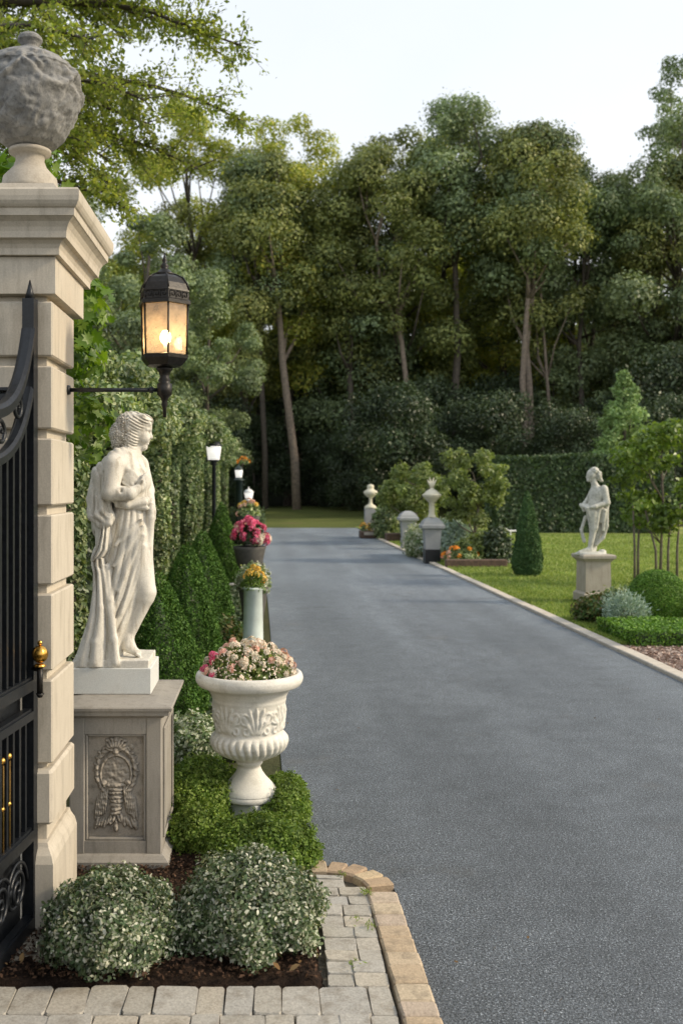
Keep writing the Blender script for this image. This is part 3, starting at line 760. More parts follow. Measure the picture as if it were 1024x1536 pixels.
# ================================================================== IRON GATE
H0 = Vector((-.868, 3.69)); G = Vector((-.115, -.993)).normalized(); GN = Vector((-G.y, G.x))
def gp(s, z, off=0.0):
    p = H0 + G * s + GN * off; return (p.x, p.y, z)
t = thing('iron_gate', 'open black wrought iron gate leaf with gilded bars hung on the limestone pillar', 'gate', (H0.x, H0.y, 0))
LEN = 1.25
top = lambda s: 1.87 + .45 * math.exp(-s / .12) + .02 * s
low = lambda s: 1.70 + .38 * math.exp(-s / .14) + .02 * s
def gbar(m, s, z0, z1, w=.009, d=.009, mi=0):
    V = [gp(s + a, z, b) for z in (z0, z1) for b in (-d, d) for a in (-w, w)]
    m.add(V, [(0, 2, 3, 1), (4, 5, 7, 6), (0, 1, 5, 4), (2, 6, 7, 3), (0, 4, 6, 2), (1, 3, 7, 5)], False, mi)
def grail(m, s0, s1, z0, z1, d=.018, n=1):
    gs = (s0 + s1) / 2
    gbar(m, gs, z0, z1, abs(s1 - s0) / 2, d)
m = MB(); gbar(m, .012, .02, 2.34, .022, .022); m.tube([gp(.012, 2.34), gp(.012, 2.37), gp(.012, 2.41)], [.02, .012, .002], 6)
rel(m, t).build('hinge_stile', M['iron'], t)
def ribbon(fn, s0, s1, hh, d, n=40):
    m = MB(); V = []; Fs = []
    for k in range(n + 1):
        s = s0 + (s1 - s0) * (k / n) ** 1.6; z = fn(s)
        V += [gp(s, z - hh, -d), gp(s, z - hh, d), gp(s, z + hh * .4, d), gp(s, z + hh, d * .5), gp(s, z + hh, -d * .5), gp(s, z + hh * .4, -d)]
    for k in range(n):
        for i in range(6):
            j = (i + 1) % 6; Fs.append((k * 6 + i, k * 6 + j, k * 6 + 6 + j, k * 6 + 6 + i))
    Fs += [(5, 4, 3, 2, 1, 0), tuple(range(n * 6, n * 6 + 6))]
    m.add(V, Fs, False); return m
rel(ribbon(top, .03, LEN, .022, .026), t).build('top_rail', M['iron'], t)
rel(ribbon(low, .03, LEN, .018, .022), t).build('curved_rail', M['iron'], t)
for (a, b) in ((.905, .945), (.80, .83), (.355, .395), (.03, .075)):
    m = MB(); grail(m, .034, LEN, a, b, .022); grail(m, .034, LEN, b + .0005, b + .009, .014); rel(m, t).build('rail', M['iron'], t)
s = .075
k = 0
while s < LEN - .03:
    m = MB(); gbar(m, s, .946, low(s) - .015, .008, .008)
    rel(m, t).build('bar', M['iron'], t)
    m = MB(); gbar(m, s, .396, .799, .008, .008); rel(m, t).build('bar', M['iron'], t)
    if k % 1 == 0 and k > 1:
        m = MB(); gbar(m, s + .03, .405, .70, .006, .006); m.sphere(gp(s + .03, .715), .013, 10, 6)
        m.tube([gp(s + .03, .54), gp(s + .03, .55), gp(s + .03, .56)], [.006, .012, .006], 8)
        rel(m, t).build('gilt_bar', M['gold'], t)
    s += .06; k += 1
# dark sheet behind the bars
m = MB(); V = []; Fs = []
ss = np.linspace(.03, LEN, 30)
for s in ss: V += [gp(s, .06, -.03), gp(s, low(s) - .01, -.03)]
for i in range(29): Fs.append((2 * i, 2 * i + 2, 2 * i + 3, 2 * i + 1))
m.add(V, Fs); rel(m, t).build('backing_sheet', M['iron'], t)
# scrolls
def scroll(m, s0, z0, r0, turns, sgn, th=.008, tz=1):
    pts = []
    for k in range(40):
        f = k / 39; a = f * turns * 2 * PI; r = r0 * (1 - .8 * f)
        pts.append(gp(s0 + sgn * r * math.cos(a), z0 + tz * r * math.sin(a)))
    m.tube(pts, th, 6)
for s0 in (.14, .30, .46, .62, .78, .94, 1.1):
    m = MB(); scroll(m, s0, .215, .075, 1.6, 1); scroll(m, s0 + .02, .215, .12, 1.0, -1, .007); rel(m, t).build('scroll', M['iron'], t)
    if s0 < .5:
        m = MB(); zc = (top(s0) + low(s0)) / 2; scroll(m, s0, zc, .05, 1.5, 1); rel(m, t).build('scroll', M['iron'], t)
m = MB(); m.box(-.985, -.915, 3.55, 3.68, 1.99, 2.004, .003); m.box(-.985, -.92, 3.56, 3.67, 1.955, 1.985, .004)
rel(m, t).build('latch_keeper', M['iron'], t)
# gilt knob on an iron bracket
KX, KY = -.822, 3.63
m = MB(); V = []
seg, rg = 24, 12
Fs = []
for k in range(rg + 1):
    tt = PI * k / rg
    for i in range(seg):
        a = 2 * PI * i / seg; rad = .029 * math.sin(tt) * (1 - .10 * abs(math.sin(a * 3))) + .001
        V.append((KX + rad * math.cos(a), KY + rad * math.sin(a), 1.042 - .032 * math.cos(tt)))
for k in range(rg):
    for i in range(seg):
        j = (i + 1) % seg; Fs.append((k * seg + i, k * seg + j, k * seg + seg + j, k * seg + seg + i))
m.add(V, Fs, True); m.sphere((KX, KY, 1.083), .0095, 10, 6); m.lathe([(.02, .996), (.024, 1.0), (.014, 1.008)], KX, KY, 18)
kn = rel(m, t).build('knob', M['gold'], t)
m = MB(); m.tube([(KX, KY, .998), (KX, KY, .90)], .011, 10); m.tube([(KX, KY, .985), (KX - .03, KY + .03, .985)], .009, 8); m.tube([(KX, KY, .90), (KX, KY, .885)], [.016, .008], 8)
rel(m, t).build('knob_bracket', M['bronze'], t)

# ================================================================== LANTERN ON BRACKET
LX, LY = -.408, 4.0
pl = 1500 / LY
def lz(y): return CAMZ + (730 - y) / pl
t = thing('wall_lantern', 'lit hexagonal black lantern on an iron arm fixed to the gate pillar', 'lantern', (LX, LY, lz(585)))
hexr = PI / 6 + .25
def hexl(prof, name, mat, par=None, seg=6, smooth=False):
    m = MB(); m.lathe([(r, z) for r, z in prof], LX, LY, seg, smooth=smooth, rot=hexr); return rel(m, t).build(name, mat, par or t)
R = .101
rf = hexl([(R * 1.10, lz(459)), (R * 1.10, lz(454)), (R * 1.02, lz(452)), (R * 1.02, lz(441)), (R * 1.04, lz(440)), (R * 1.02, lz(437)), (R * .93, lz(428)), (R * .76, lz(419)), (R * .52, lz(414)), (R * .40, lz(413))], 'roof', M['bronze'])
# Greek key frieze and roof ribs
m = MB()
for k in range(6):
    a0 = 2 * PI * k / 6 + hexr; a1 = a0 + PI / 3
    A0 = Vector((math.cos(a0), math.sin(a0))) * R * 1.025; A1 = Vector((math.cos(a1), math.sin(a1))) * R * 1.025
    nn = (A0 + A1).normalized()
    def fp(u, v, off): p = A0 + (A1 - A0) * u + nn * off; return (LX + p.x, LY + p.y, lz(451) + v * (lz(442) - lz(451)))
    for q in range(3):
        u0 = .08 + q * .3
        for (ua, va, ub, vb) in ((0, 0, 0, 1), (0, 1, .22, 1), (.22, 1, .22, .3), (.22, .3, .1, .3), (.1, .3, .1, .65)):
            m.tube([fp(u0 + ua, va, .001), fp(u0 + ub, vb, .001)], .0016, 4)
    m.tube([(LX + math.cos(a0) * R * k2, LY + math.sin(a0) * R * k2, lz(yy)) for k2, yy in ((1.04, 437), (.95, 428), (.78, 418.5), (.42, 412))], .0035, 5)
rel(m, t).build('frieze', M['bronze'], rf)
m = MB(); m.lathe([(.04, lz(414)), (.044, lz(411)), (.03, lz(409)), (.022, lz(405)), (.012, lz(403)), (.018, lz(400)), (.012, lz(396)), (.007, lz(394)), (.011, lz(391)), (.006, lz(387)), (.001, lz(380))], LX, LY, 20)
rel(m, t).build('finial', M['bronze'], t)
fr = MB()
for k in range(6):
    a0 = 2 * PI * k / 6 + hexr
    fr.tube([(LX + math.cos(a0) * R * .985, LY + math.sin(a0) * R * .985, lz(459)), (LX + math.cos(a0) * R * .93, LY + math.sin(a0) * R * .93, lz(533))], .0042, 6)
rel(fr, t).build('frame', M['bronze'], t)
for k in range(6):
    a0 = 2 * PI * k / 6 + hexr; a1 = a0 + PI / 3
    q = [(math.cos(a) * r, math.sin(a) * r, z) for a, r, z in ((a0, R * .90, lz(533)), (a1, R * .90, lz(533)), (a1, R * .955, lz(459)), (a0, R * .955, lz(459)))]
    m = MB(); m.add([(LX + p[0], LY + p[1], p[2]) for p in q], [(0, 1, 2, 3)]); rel(m, t).build('pane', M['glass'], t)
hexl([(R * .5, lz(551)), (R * .74, lz(549)), (R * .98, lz(539)), (R * 1.0, lz(534)), (R * .9, lz(532.5))], 'tray', M['bronze'])
m = MB(); m.lathe([(.03, lz(551)), (.034, lz(554)), (.024, lz(558)), (.018, lz(566)), (.026, lz(571)), (.02, lz(574)), (.03, lz(576)), (.03, lz(592)), (.018, lz(596)), (.011, lz(602)), (.013, lz(607)), (.008, lz(612)), (.007, lz(626))][::-1], LX, LY, 16)
rel(m, t).build('socket', M['bronze'], t)
m = MB()
m.sphere((LX + .004, LY, lz(506)), (.022, .022, .028), 14, 10); rel(m, t).build('bulb', M['bulb'], t)
m = MB(); m.tube([(LX + .004, LY, lz(534)), (LX + .004, LY, lz(515))], .008, 8); rel(m, t).build('candle', M['whitepaint'], t)
m = MB(); m.tube([(-.80, LY, lz(585)), (LX - .025, LY, lz(585))], .0085, 10); m.tube([(-.80, LY, lz(585)), (-.785, LY, lz(585))], [.022, .018], 12)
m.tube([(LX - .06, LY, lz(585)), (LX - .045, LY, lz(585))], .013, 10)
rel(m, t).build('bracket_arm', M['iron'], t)

# ================================================================== PEDESTAL
PX0, PX1, PY0, PY1 = -.848, -.452, 4.30, 4.82
t = thing('statue_pedestal', 'square taupe stone pedestal with a carved cartouche panel beside the gate pillar', 'pedestal', (-.65, 4.56, 0))
m = MB(); fw = .052
pz0, pz1 = .125, .585      # recess heights
qx0, qx1 = PX0 + .066, PX1 - .066
# front built as a frame around the recess
m.box(PX0, qx0, PY0, PY1, .07, .66, .004); m.box(qx1, PX1, PY0, PY1, .07, .66, .004)
m.box(qx0 + .0005, qx1 - .0005, PY0 + .002, PY1 - .002, .071, pz0); m.box(qx0 + .0005, qx1 - .0005, PY0 + .002, PY1 - .002, pz1, .659)
m.box(qx0 + .0005, qx1 - .0005, PY0 + .03, PY1 - .003, pz0, pz1)
rel(m, t).build('shaft', M['ped'], t)
m = MB()   # moulding in the recess
for (a, b, c, d) in ((qx0 + .001, qx0 + .012, pz0, pz1), (qx1 - .012, qx1 - .001, pz0, pz1)): m.box(a, b, PY0 + .008, PY0 + .031, c + .001, d - .001, .003)
for (c, d) in ((pz0 + .001, pz0 + .012), (pz1 - .012, pz1 - .001)): m.box(qx0 + .0125, qx1 - .0125, PY0 + .008, PY0 + .031, c, d, .003)
# side panel moulding (right flank)
sx = PX1
m.box(sx + .0005, sx + .01, PY0 + .06, PY0 + .075, .12, .6, .003); m.box(sx + .0005, sx + .01, PY1 - .075, PY1 - .06, .12, .6, .003)
m.box(sx + .0005, sx + .01, PY0 + .0755, PY1 - .0755, .585, .6, .003); m.box(sx + .0005, sx + .01, PY0 + .0755, PY1 - .0755, .12, .135, .003)
rel(m, t).build('moulding', M['ped'], t)
m = MB(); e = lambda v, z: (PX0 - v, PX1 + v, PY0 - v, PY1 + v, z)
m.loft_rect([e(.032, -.02), e(.032, .045), e(.024, .052), e(.012, .066), e(.002, .072)]); rel(m, t).build('base', M['ped'], t)
m = MB(); m.loft_rect([e(.002, .655), e(.012, .662), e(.016, .667), e(.034, .672), e(.036, .690), e(.048, .694), e(.050, .706), e(.046, .711), e(-.03, .720)]); rel(m, t).build('cap', M['ped'], t)
# cartouche relief as a height field on the panel
U, Vv = np.meshgrid(np.linspace(-.5, .5, 130), np.linspace(0, 1, 230), indexing='ij')     # u across, v up
Wp, Hp = qx1 - qx0 - .028, pz1 - pz0 - .028
xm, ym = U * Wp, Vv * Hp
def G2(x, y, sx, sy, a=0):
    dx, dy = xm - x, ym - y; c, s = math.cos(a), math.sin(a)
    return np.exp(-((dx * c + dy * s) / sx) ** 2 - ((-dx * s + dy * c) / sy) ** 2)
def dome(x, y, rx, ry, a=0):
    dx, dy = xm - x, ym - y; c, s = math.cos(a), math.sin(a)
    return np.sqrt(np.clip(1 - ((dx * c + dy * s) / rx) ** 2 - ((-dx * s + dy * c) / ry) ** 2, 0, 1))
Hh = np.zeros_like(U)
def put(h): 
    global Hh; Hh = np.maximum(Hh, h)
put(.012 * dome(0, .27, .062, .075) ** .5)                      # oval shield
rg = np.sqrt((xm / .066) ** 2 + ((ym - .27) / .082) ** 2)
put(.016 * np.exp(-((rg - 1) / .10) ** 2) * (ym > .2))          # its rim
r_ = random.Random(8)
for sgn in (-1, 1):
    for k in range(9):                                          # leafy scrolls round the shield
        a = .35 + k * .26; x = sgn * .083 * math.sin(a) * 1.0; y = .28 + .105 * math.cos(a)
        put(.017 * dome(x, y, .020, .010, sgn * (-a) + r_.uniform(-.4, .4)))
        put(.013 * dome(x + sgn * .006, y + .012, .012, .006, r_.uniform(-1, 1)))
    for k in range(6):                                          # hanging drapery
        put((.020 - .001 * k) * dome(sgn * (.040 + .009 * k), .17 - .010 * k, .007, .075 - .004 * k, sgn * .12))
    put(.024 * dome(sgn * .052, .235, .016, .014))
    for k in range(7):
        put(.015 * dome(sgn * (.012 + .012 * k), .072 + r_.uniform(-.008, .012) - .003 * k, .008, .024, sgn * .5 * r_.uniform(0, 1)))
    for k in range(3):
        put(.014 * dome(sgn * (.084 - .004 * k), .05 + .02 * k, .007, .022, sgn * .4))
for k in range(7):                                              # swathed centre
    put(.026 * dome(r_.uniform(-.003, .003), .205 - .017 * k, .036 - .002 * k, .012, r_.uniform(-.15, .15)))
put(.024 * dome(0, .222, .05, .012)); put(.02 * dome(0, .045, .010, .028))
for k in range(9):                                              # crest
    a = (k - 4) * .33; put(.022 * dome(.030 * math.sin(a), .370 + .030 * math.cos(a), .009, .024, -a))
put(.026 * dome(0, .372, .018, .018)); put(.02 * dome(0, .415, .012, .010))
for k in range(5): put(.012 * dome((k - 2) * .018, .425 - abs(k - 2) * .006, .012, .007, r_.uniform(-.5, .5)))
put(.008 * dome(.066, .385, .012, .012)); 
Q = np.stack([xm, ym, xm * 0], -1)
Hh = Hh * (1 + .25 * wob(Q, 3, 160, 3)) + .0012 * wob(Q, 4, 90, 3) + (Hh > .002) * .002 * wob(Q, 7, 260, 2)
V = np.stack([(qx0 + qx1) / 2 + xm - t.location.x, PY0 + .0285 - Hh - t.location.y, pz0 + .014 + ym], -1).reshape(-1, 3)
nx, ny = U.shape; i, j = np.meshgrid(np.arange(nx - 1), np.arange(ny - 1), indexing='ij'); a = i * ny + j
Fs = np.stack([a, a + ny, a + ny + 1, a + 1], -1).reshape(-1, 4)
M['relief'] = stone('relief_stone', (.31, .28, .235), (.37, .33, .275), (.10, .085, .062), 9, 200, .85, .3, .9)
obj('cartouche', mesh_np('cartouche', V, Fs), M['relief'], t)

# ================================================================== STATUE
SX, SY, SZ = -.691, 4.63, .845
t = thing('marble_statue', 'white marble statue of a draped woman in profile on the carved pedestal', 'statue', (SX, SY, SZ))
m = MB(); m.box(-.885 - SX, -.517 - SX, 4.475 - SY, 4.80 - SY, .7205 - SZ, -.008, .003); m.build('plinth', M['plinth'], t)
K = 1181.0
def sp(u, v, y=0.0): return ((u - 330) / K, y, (1428 - v) / K)
S = SDF((-.215, -.205, -.012), (.205, .175, 1.175), .0037)
# --- skirt and train, lofted from the outline
tv = np.array([560, 600, 650, 700, 780, 870, 940, 1000, 1070, 1140, 1200, 1300, 1380, 1432])
tl = np.array([318, 310, 298, 288, 268, 240, 232, 224, 212, 198, 186, 154, 126, 118])
tr_ = np.array([490, 500, 510, 515, 517, 517, 515, 505, 485, 455, 430, 388, 368, 362])
ty = np.array([.075, .085, .095, .102, .11, .115, .118, .118, .117, .115, .114, .114, .117, .12])
vz = 1428 - S.z * K
lft = (np.interp(vz, tv, tl) - 330) / K; rgt = (np.interp(vz, tv, tr_) - 330) / K; ry = np.interp(vz, tv, ty)
cx = (lft + rgt) / 2; rx = (rgt - lft) / 2
th = np.arctan2(S.y / ry, (S.x - cx) / rx)
k = np.sqrt(((S.x - cx) / rx) ** 2 + (S.y / ry) ** 2)
Pn = S.P()
warp = .5 * wob(Pn, 21, 7, 2)
s_ = (S.x - lft) / (rgt - lft)
amp = np.interp(vz, [560, 700, 900, 1100, 1430], [.003, .006, .010, .015, .018])
ph = s_ * 6.2 + warp * .42 + .0016 * (vz - 900)
fold = np.abs(np.sin(PI * ph)) ** .75 - .55
fold2 = np.abs(np.sin(PI * (th * 1.9 + warp * 1.5 + .0012 * vz))) ** .8 - .5
front = np.clip(-S.y / ry * 1.4, 0, 1)
amp = amp * (1 - .85 * np.clip((s_ - .66) / .18, 0, 1) * np.clip((vz - 720) / 120, 0, 1))
dsk = (k - 1) * np.minimum(rx, ry) * .9 - amp * (fold * front + fold2 * .5 * (1 - front))
dsk = np.maximum(dsk, -(1432 - vz) / K * 0 + (S.z - sp(0, 575)[2]))
S.f = dsk.astype(np.float32)
# diagonal pulled folds across the thigh
for (a, b, r0, r1) in ((sp(478, 655, -.092), sp(335, 790, -.112), .007, .004), (sp(486, 690, -.094), sp(330, 900, -.118), .007, .005), (sp(490, 740, -.094), sp(352, 1030, -.118), .007, .006),
                       (sp(492, 800, -.090), sp(372, 1150, -.108), .006, .006)):
    S.un(S.cone(a, b, r0, r1), .016)
for (a, b) in ((sp(470, 672, -.108), sp(335, 830, -.125)), (sp(478, 715, -.108), sp(345, 960, -.13)), (sp(480, 770, -.106), sp(362, 1090, -.128)), (sp(476, 850, -.104), sp(385, 1180, -.118))):
    S.sub(S.cone(a, b, .0055, .008), .010)
# legs
S.un(S.cone(sp(425, 740, -.03), sp(492, 1045, -.045), .078, .047), .02)
S.un(S.cone(sp(494, 1048, -.045), sp(487, 1075, -.045), .043, .041), .015)
S.un(S.cone(sp(487, 1080, -.045), sp(408, 1280, -.04), .040, .021), .012)
S.un(S.cone(sp(440, 1120, -.02), sp(372, 1300, -.03), .045, .03), .015)
# feet
S.un(S.cone(sp(398, 1300, -.045), sp(402, 1335, -.048), .025, .030), .012)
S.un(S.cone(sp(402, 1345, -.048), sp(452, 1378, -.055), .026, .016), .012)
for k_ in range(5): S.un(S.cone(sp(450, 1380, -.075 + .010 * k_), sp(468 - k_ * 2, 1388, -.080 + .011 * k_), .0075, .006), .003)
for k_ in range(4): S.un(S.cone(sp(330, 1395, -.13 + .012 * k_), sp(350 - k_ * 3, 1412, -.142 + .012 * k_), .009, .007), .004)
# torso
S.un(S.cone(sp(404, 425), sp(410, 585), .074, .070), .02)
S.un(S.ell(sp(412, 430), (.068, .112, .095)), .02)
S.un(S.ell(sp(462, 450, -.045), (.036, .04, .042)), .015); S.un(S.ell(sp(470, 448, .045), (.034, .04, .042)), .015)
S.un(S.ell(sp(345, 355, -.085), (.052, .048, .045)), .02); S.un(S.ell(sp(430, 352, .09), (.045, .045, .045)), .02)
S.un(S.cone(sp(380, 335, -.05), sp(420, 340, .06), .045, .045), .02)
# neck, head
S.un(S.cone(sp(428, 240), sp(400, 330), .038, .046), .014)
S.un(S.ell(sp(432, 168), (.064, .056, .070)), .012)
S.un(S.ell(sp(478, 150), (.036, .044, .036)), .012)                 # forehead
S.un(S.cone(sp(462, 200), sp(470, 252), .044, .022), .012)           # jaw
S.un(S.ell(sp(476, 264), (.015, .017, .012)), .008)                  # chin
S.un(S.cone(sp(504, 170), sp(513, 206), .0075, .0105), .006)         # nose
S.un(S.ell(sp(503, 209, -.008), (.008, .007, .006)), .004); S.un(S.ell(sp(503, 209, .008), (.008, .007, .006)), .004)
for sg in (-1, 1):
    S.sub(S.ell(sp(508, 182, sg * .023), (.014, .013, .010)), .007)
    S.un(S.ell(sp(493, 183, sg * .022), (.010, .012, .008)), .003)
    S.un(S.cone(sp(510, 166, sg * .010), sp(497, 166, sg * .036), .0055, .005), .006)
    S.un(S.ell(sp(478, 215, sg * .026), (.026, .016, .022)), .012)   # cheeks
    S.un(S.cone(sp(478, 176, sg * .032), sp(490, 178, sg * .03), .004, .004), .003)
S.un(S.ell(sp(497, 231), (.010, .015, .0055)), .004); S.un(S.ell(sp(494, 243), (.010, .013, .0055)), .004)
S.sub(S.cone(sp(508, 237, -.016), sp(508, 237, .016), .0035, .0035), .003)
# hair: cap, waves round the face, curls gathered behind
hair = np.minimum(S.ell(sp(415, 140), (.080, .068, .062)), S.ell(sp(362, 190), (.060, .062, .068)))
hair = np.minimum(hair, S.ell(sp(335, 225), (.032, .05, .045)))
hair = np.minimum(hair, S.ell(sp(405, 205, -.04), (.040, .025, .055))); hair = np.minimum(hair, S.ell(sp(405, 205, .04), (.040, .025, .055)))
hair = np.minimum(hair, S.ell(sp(470, 120), (.046, .056, .034)))
hx = np.clip((430 - (S.x * K + 330)) / 60, 0, 1)
curl = np.sin(S.x * 330 + 2.5 * np.sin(S.z * 150)) * np.sin(S.z * 300 + 2.5 * np.sin(S.y * 160)) * np.sin(S.y * 300 + 2 * np.sin(S.x * 140))
wave = np.sin((S.z * 1.0 + S.x * .6) * 420 + 3 * np.sin(S.y * 70))
hair = hair - .0105 * curl * hx - .0030 * wave * (1 - hx)
S.un(hair, .004)
for k_ in range(7):          # waves swept back from the brow
    S.un(S.cone(sp(512 - k_ * 5, 140 - k_ * 8, -.028 - .003 * k_), sp(400 - k_ * 3, 165 - k_ * 12, -.06 + .004 * k_), .008, .010), .004)
# near arm, bent across the waist, hand on the breast
S.un(S.cone(sp(330, 362, -.105), sp(312, 505, -.130), .049, .040), .010)
S.un(S.cone(sp(312, 510, -.130), sp(420, 514, -.132), .038, .030), .008)
S.un(S.cone(sp(420, 514, -.132), sp(464, 486, -.112), .030, .020), .008)
S.un(S.ell(sp(478, 468, -.100), (.021, .013, .028)), .008)
for k_ in range(4):
    S.un(S.cone(sp(474 + k_ * 8, 452, -.104 + .003 * k_), sp(484 + k_ * 8, 430 - 3 * (k_ % 3), -.098 + .005 * k_), .0075, .0068), .003)
    S.un(S.cone(sp(484 + k_ * 8, 430 - 3 * (k_ % 3), -.098 + .005 * k_), sp(492 + k_ * 6, 412 - 4 * (k_ % 3), -.088 + .005 * k_), .0068, .0055), .003)
S.un(S.cone(sp(470, 480, -.113), sp(487, 446, -.117), .009, .006), .003)
# far arm and the hand that gathers the cloth
S.un(S.cone(sp(440, 362, .095), sp(478, 500, .10), .042, .036), .012)
S.un(S.cone(sp(478, 500, .10), sp(512, 585, .01), .033, .022), .01)
S.un(S.ell(sp(518, 592, -.012), (.018, .026, .024)), .006)
S.un(S.ell(sp(522, 615, -.035), (.022, .03, .042)), .008); S.un(S.cone(sp(520, 650, -.05), sp(512, 800, -.06), .020, .010), .010)
for k_ in range(4): S.un(S.cone(sp(528, 580 + k_ * 11, .0), sp(518, 585 + k_ * 12, -.045), .009, .0075), .003)
S.un(S.cone(sp(520, 610, -.01), sp(528, 650, -.012), .020, .013), .008)
for k_ in range(4): S.un(S.cone(sp(500 + k_ * 8, 600, -.03 + .012 * k_), sp(497 + k_ * 7, 860, -.06 + .014 * k_), .011, .006), .006)
# bodice edges, sash
for (a, b, r0, r1) in ((sp(372, 330, -.085), sp(398, 380, -.098), .010, .010), (sp(398, 380, -.098), sp(448, 418, -.09), .010, .009), (sp(440, 330, -.02), sp(478, 390, -.05), .009, .009), (sp(478, 390, -.05), sp(500, 428, -.045), .009, .008),
                       (sp(330, 545, -.09), sp(400, 575, -.098), .016, .018), (sp(400, 575, -.098), sp(490, 560, -.075), .018, .016), (sp(345, 575, -.09), sp(495, 590, -.07), .013, .013), (sp(400, 545, -.10), sp(500, 545, -.06), .013, .012),
                       (sp(385, 430, -.10), sp(450, 485, -.10), .006, .005), (sp(380, 455, -.10), sp(440, 500, -.105), .006, .005), (sp(400, 415, -.10), sp(470, 462, -.09), .006, .005)):
    S.un(S.cone(a, b, r0, r1), .008)
# cloak over the shoulder and down the back
cl = S.cone(sp(345, 325, -.055), sp(278, 420, -.06), .046, .062)
for (a, b, r0, r1) in ((sp(278, 420, -.055), sp(243, 540, -.06), .060, .052), (sp(243, 540, -.06), sp(245, 610, -.07), .054, .050), (sp(245, 610, -.07), sp(290, 640, -.085), .046, .034),
                       (sp(270, 640, -.05), sp(272, 780, -.06), .044, .036), (sp(272, 780, -.06), sp(238, 860, -.06), .038, .030), (sp(238, 880, -.055), sp(228, 920, -.055), .026, .02), (sp(250, 420, .05), sp(262, 700, .05), .06, .07)):
    h = np.clip(.5 + .5 * (cl - (d := S.cone(a, b, r0, r1))) / .02, 0, 1); cl = cl + (d - cl) * h - .02 * h * (1 - h)
fl = np.abs(np.sin(PI * ((S.x * .9 + S.y * .6 + .12 * S.z) * 26 + 1.2 * wob(Pn, 33, 8, 2)))) ** .8 - .5
cl = cl - .0075 * fl
S.un(cl, .006)
# swags of the pouch under the elbow
for (pts, r0) in (([(262, 540, -.118), (272, 600, -.128), (305, 640, -.128)], .012), ([(235, 545, -.105), (240, 625, -.122), (290, 668, -.125)], .013), ([(212, 560, -.085), (212, 640, -.10), (262, 685, -.112)], .015), ([(262, 685, -.112), (310, 672, -.125), (318, 630, -.122)], .012)):
    for p, q in zip(pts[:-1], pts[1:]): S.un(S.cone(sp(*p), sp(*q), r0, r0 * .95), .014)
for (a, b) in ((sp(262, 420, -.128), sp(250, 590, -.140)), (sp(282, 560, -.142), sp(300, 625, -.142)), (sp(225, 500, -.112), sp(226, 620, -.122))): S.sub(S.cone(a, b, .006, .008), .010)
for (a, b) in ((sp(285, 400, -.135), sp(266, 500, -.145)), (sp(345, 548, -.165), sp(425, 550, -.160)), (sp(372, 440, -.150), sp(378, 500, -.16))): S.sub(S.cone(a, b, .007, .006), .008)
# the end of the cloak that falls to a point, then the train that spreads on the base
vt = np.array([670, 740, 820, 850, 872, 900, 925]); 
def loftpiece(vs, ls, rs, ycs, yts, nf, am, ph0):
    lf = (np.interp(vz, vs, ls) - 330) / K; rg_ = (np.interp(vz, vs, rs) - 330) / K; yc = np.interp(vz, vs, ycs); yt = np.interp(vz, vs, yts)
    c_ = (lf + rg_) / 2; w_ = np.maximum((rg_ - lf) / 2, .004); kk = (np.abs((S.x - c_) / w_) ** 2.4 + np.abs((S.y - yc) / yt) ** 2.4) ** (1 / 2.4)
    sl_ = (S.x - lf) / (2 * w_); fo = np.abs(np.sin(PI * (sl_ * nf + ph0 + .5 * wob(S.P(), 61, 6, 3)))) ** .7 - .5
    d = (kk - 1) * np.minimum(w_, yt) * .9 - am * fo
    return np.maximum(d, np.maximum((vz - vs[-1]) / K, (vs[0] - vz) / K)).astype(np.float32)
S.un(loftpiece([660, 740, 815, 850, 874], [262, 256, 232, 210, 206], [306, 304, 304, 282, 240], [-.075] * 5, [.045, .05, .05, .045, .03], 2.6, .010, .1), .006)
S.un(loftpiece([860, 900, 940, 1040, 1160, 1290, 1380, 1431], [212, 210, 220, 214, 192, 150, 124, 116], [286, 292, 300, 312, 326, 340, 350, 356], [-.07, -.07, -.07, -.075, -.08, -.085, -.09, -.09], [.036, .04, .045, .05, .055, .06, .062, .064], 2.7, .017, .15), .006)
for (pts, r0) in (([(292, 905, -.105), (312, 1080, -.118), (338, 1290, -.135), (350, 1408, -.142)], .012), ([(262, 930, -.112), (262, 1120, -.125), (240, 1300, -.142), (236, 1405, -.148)], .011)):
    for i_, (p, q) in enumerate(zip(pts[:-1], pts[1:])): S.un(S.cone(sp(*p), sp(*q), r0 + .002 * i_, r0 + .002 * (i_ + 1)), .014)
S.un(S.cone(sp(150, 1395, -.12), sp(240, 1412, -.145), .022, .010), .01)
S.un(S.cone(sp(395, 300, -.03), sp(335, 345, -.075), .04, .045), .02)
# rocky base
dq = np.maximum(np.maximum(np.abs(S.x - sp(318, 0)[0]) - .172, np.abs(S.y) - .148), np.abs(S.z - .008) - .018)
S.un(dq - .004 * wob(Pn, 44, 18, 3), .008)
S.f = S.f.astype(np.float32) - .0005 * wob(Pn, 51, 60, 2).astype(np.float32)
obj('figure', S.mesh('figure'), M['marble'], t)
del S, Pn, cl, hair, dsk, fold, fold2, th, k

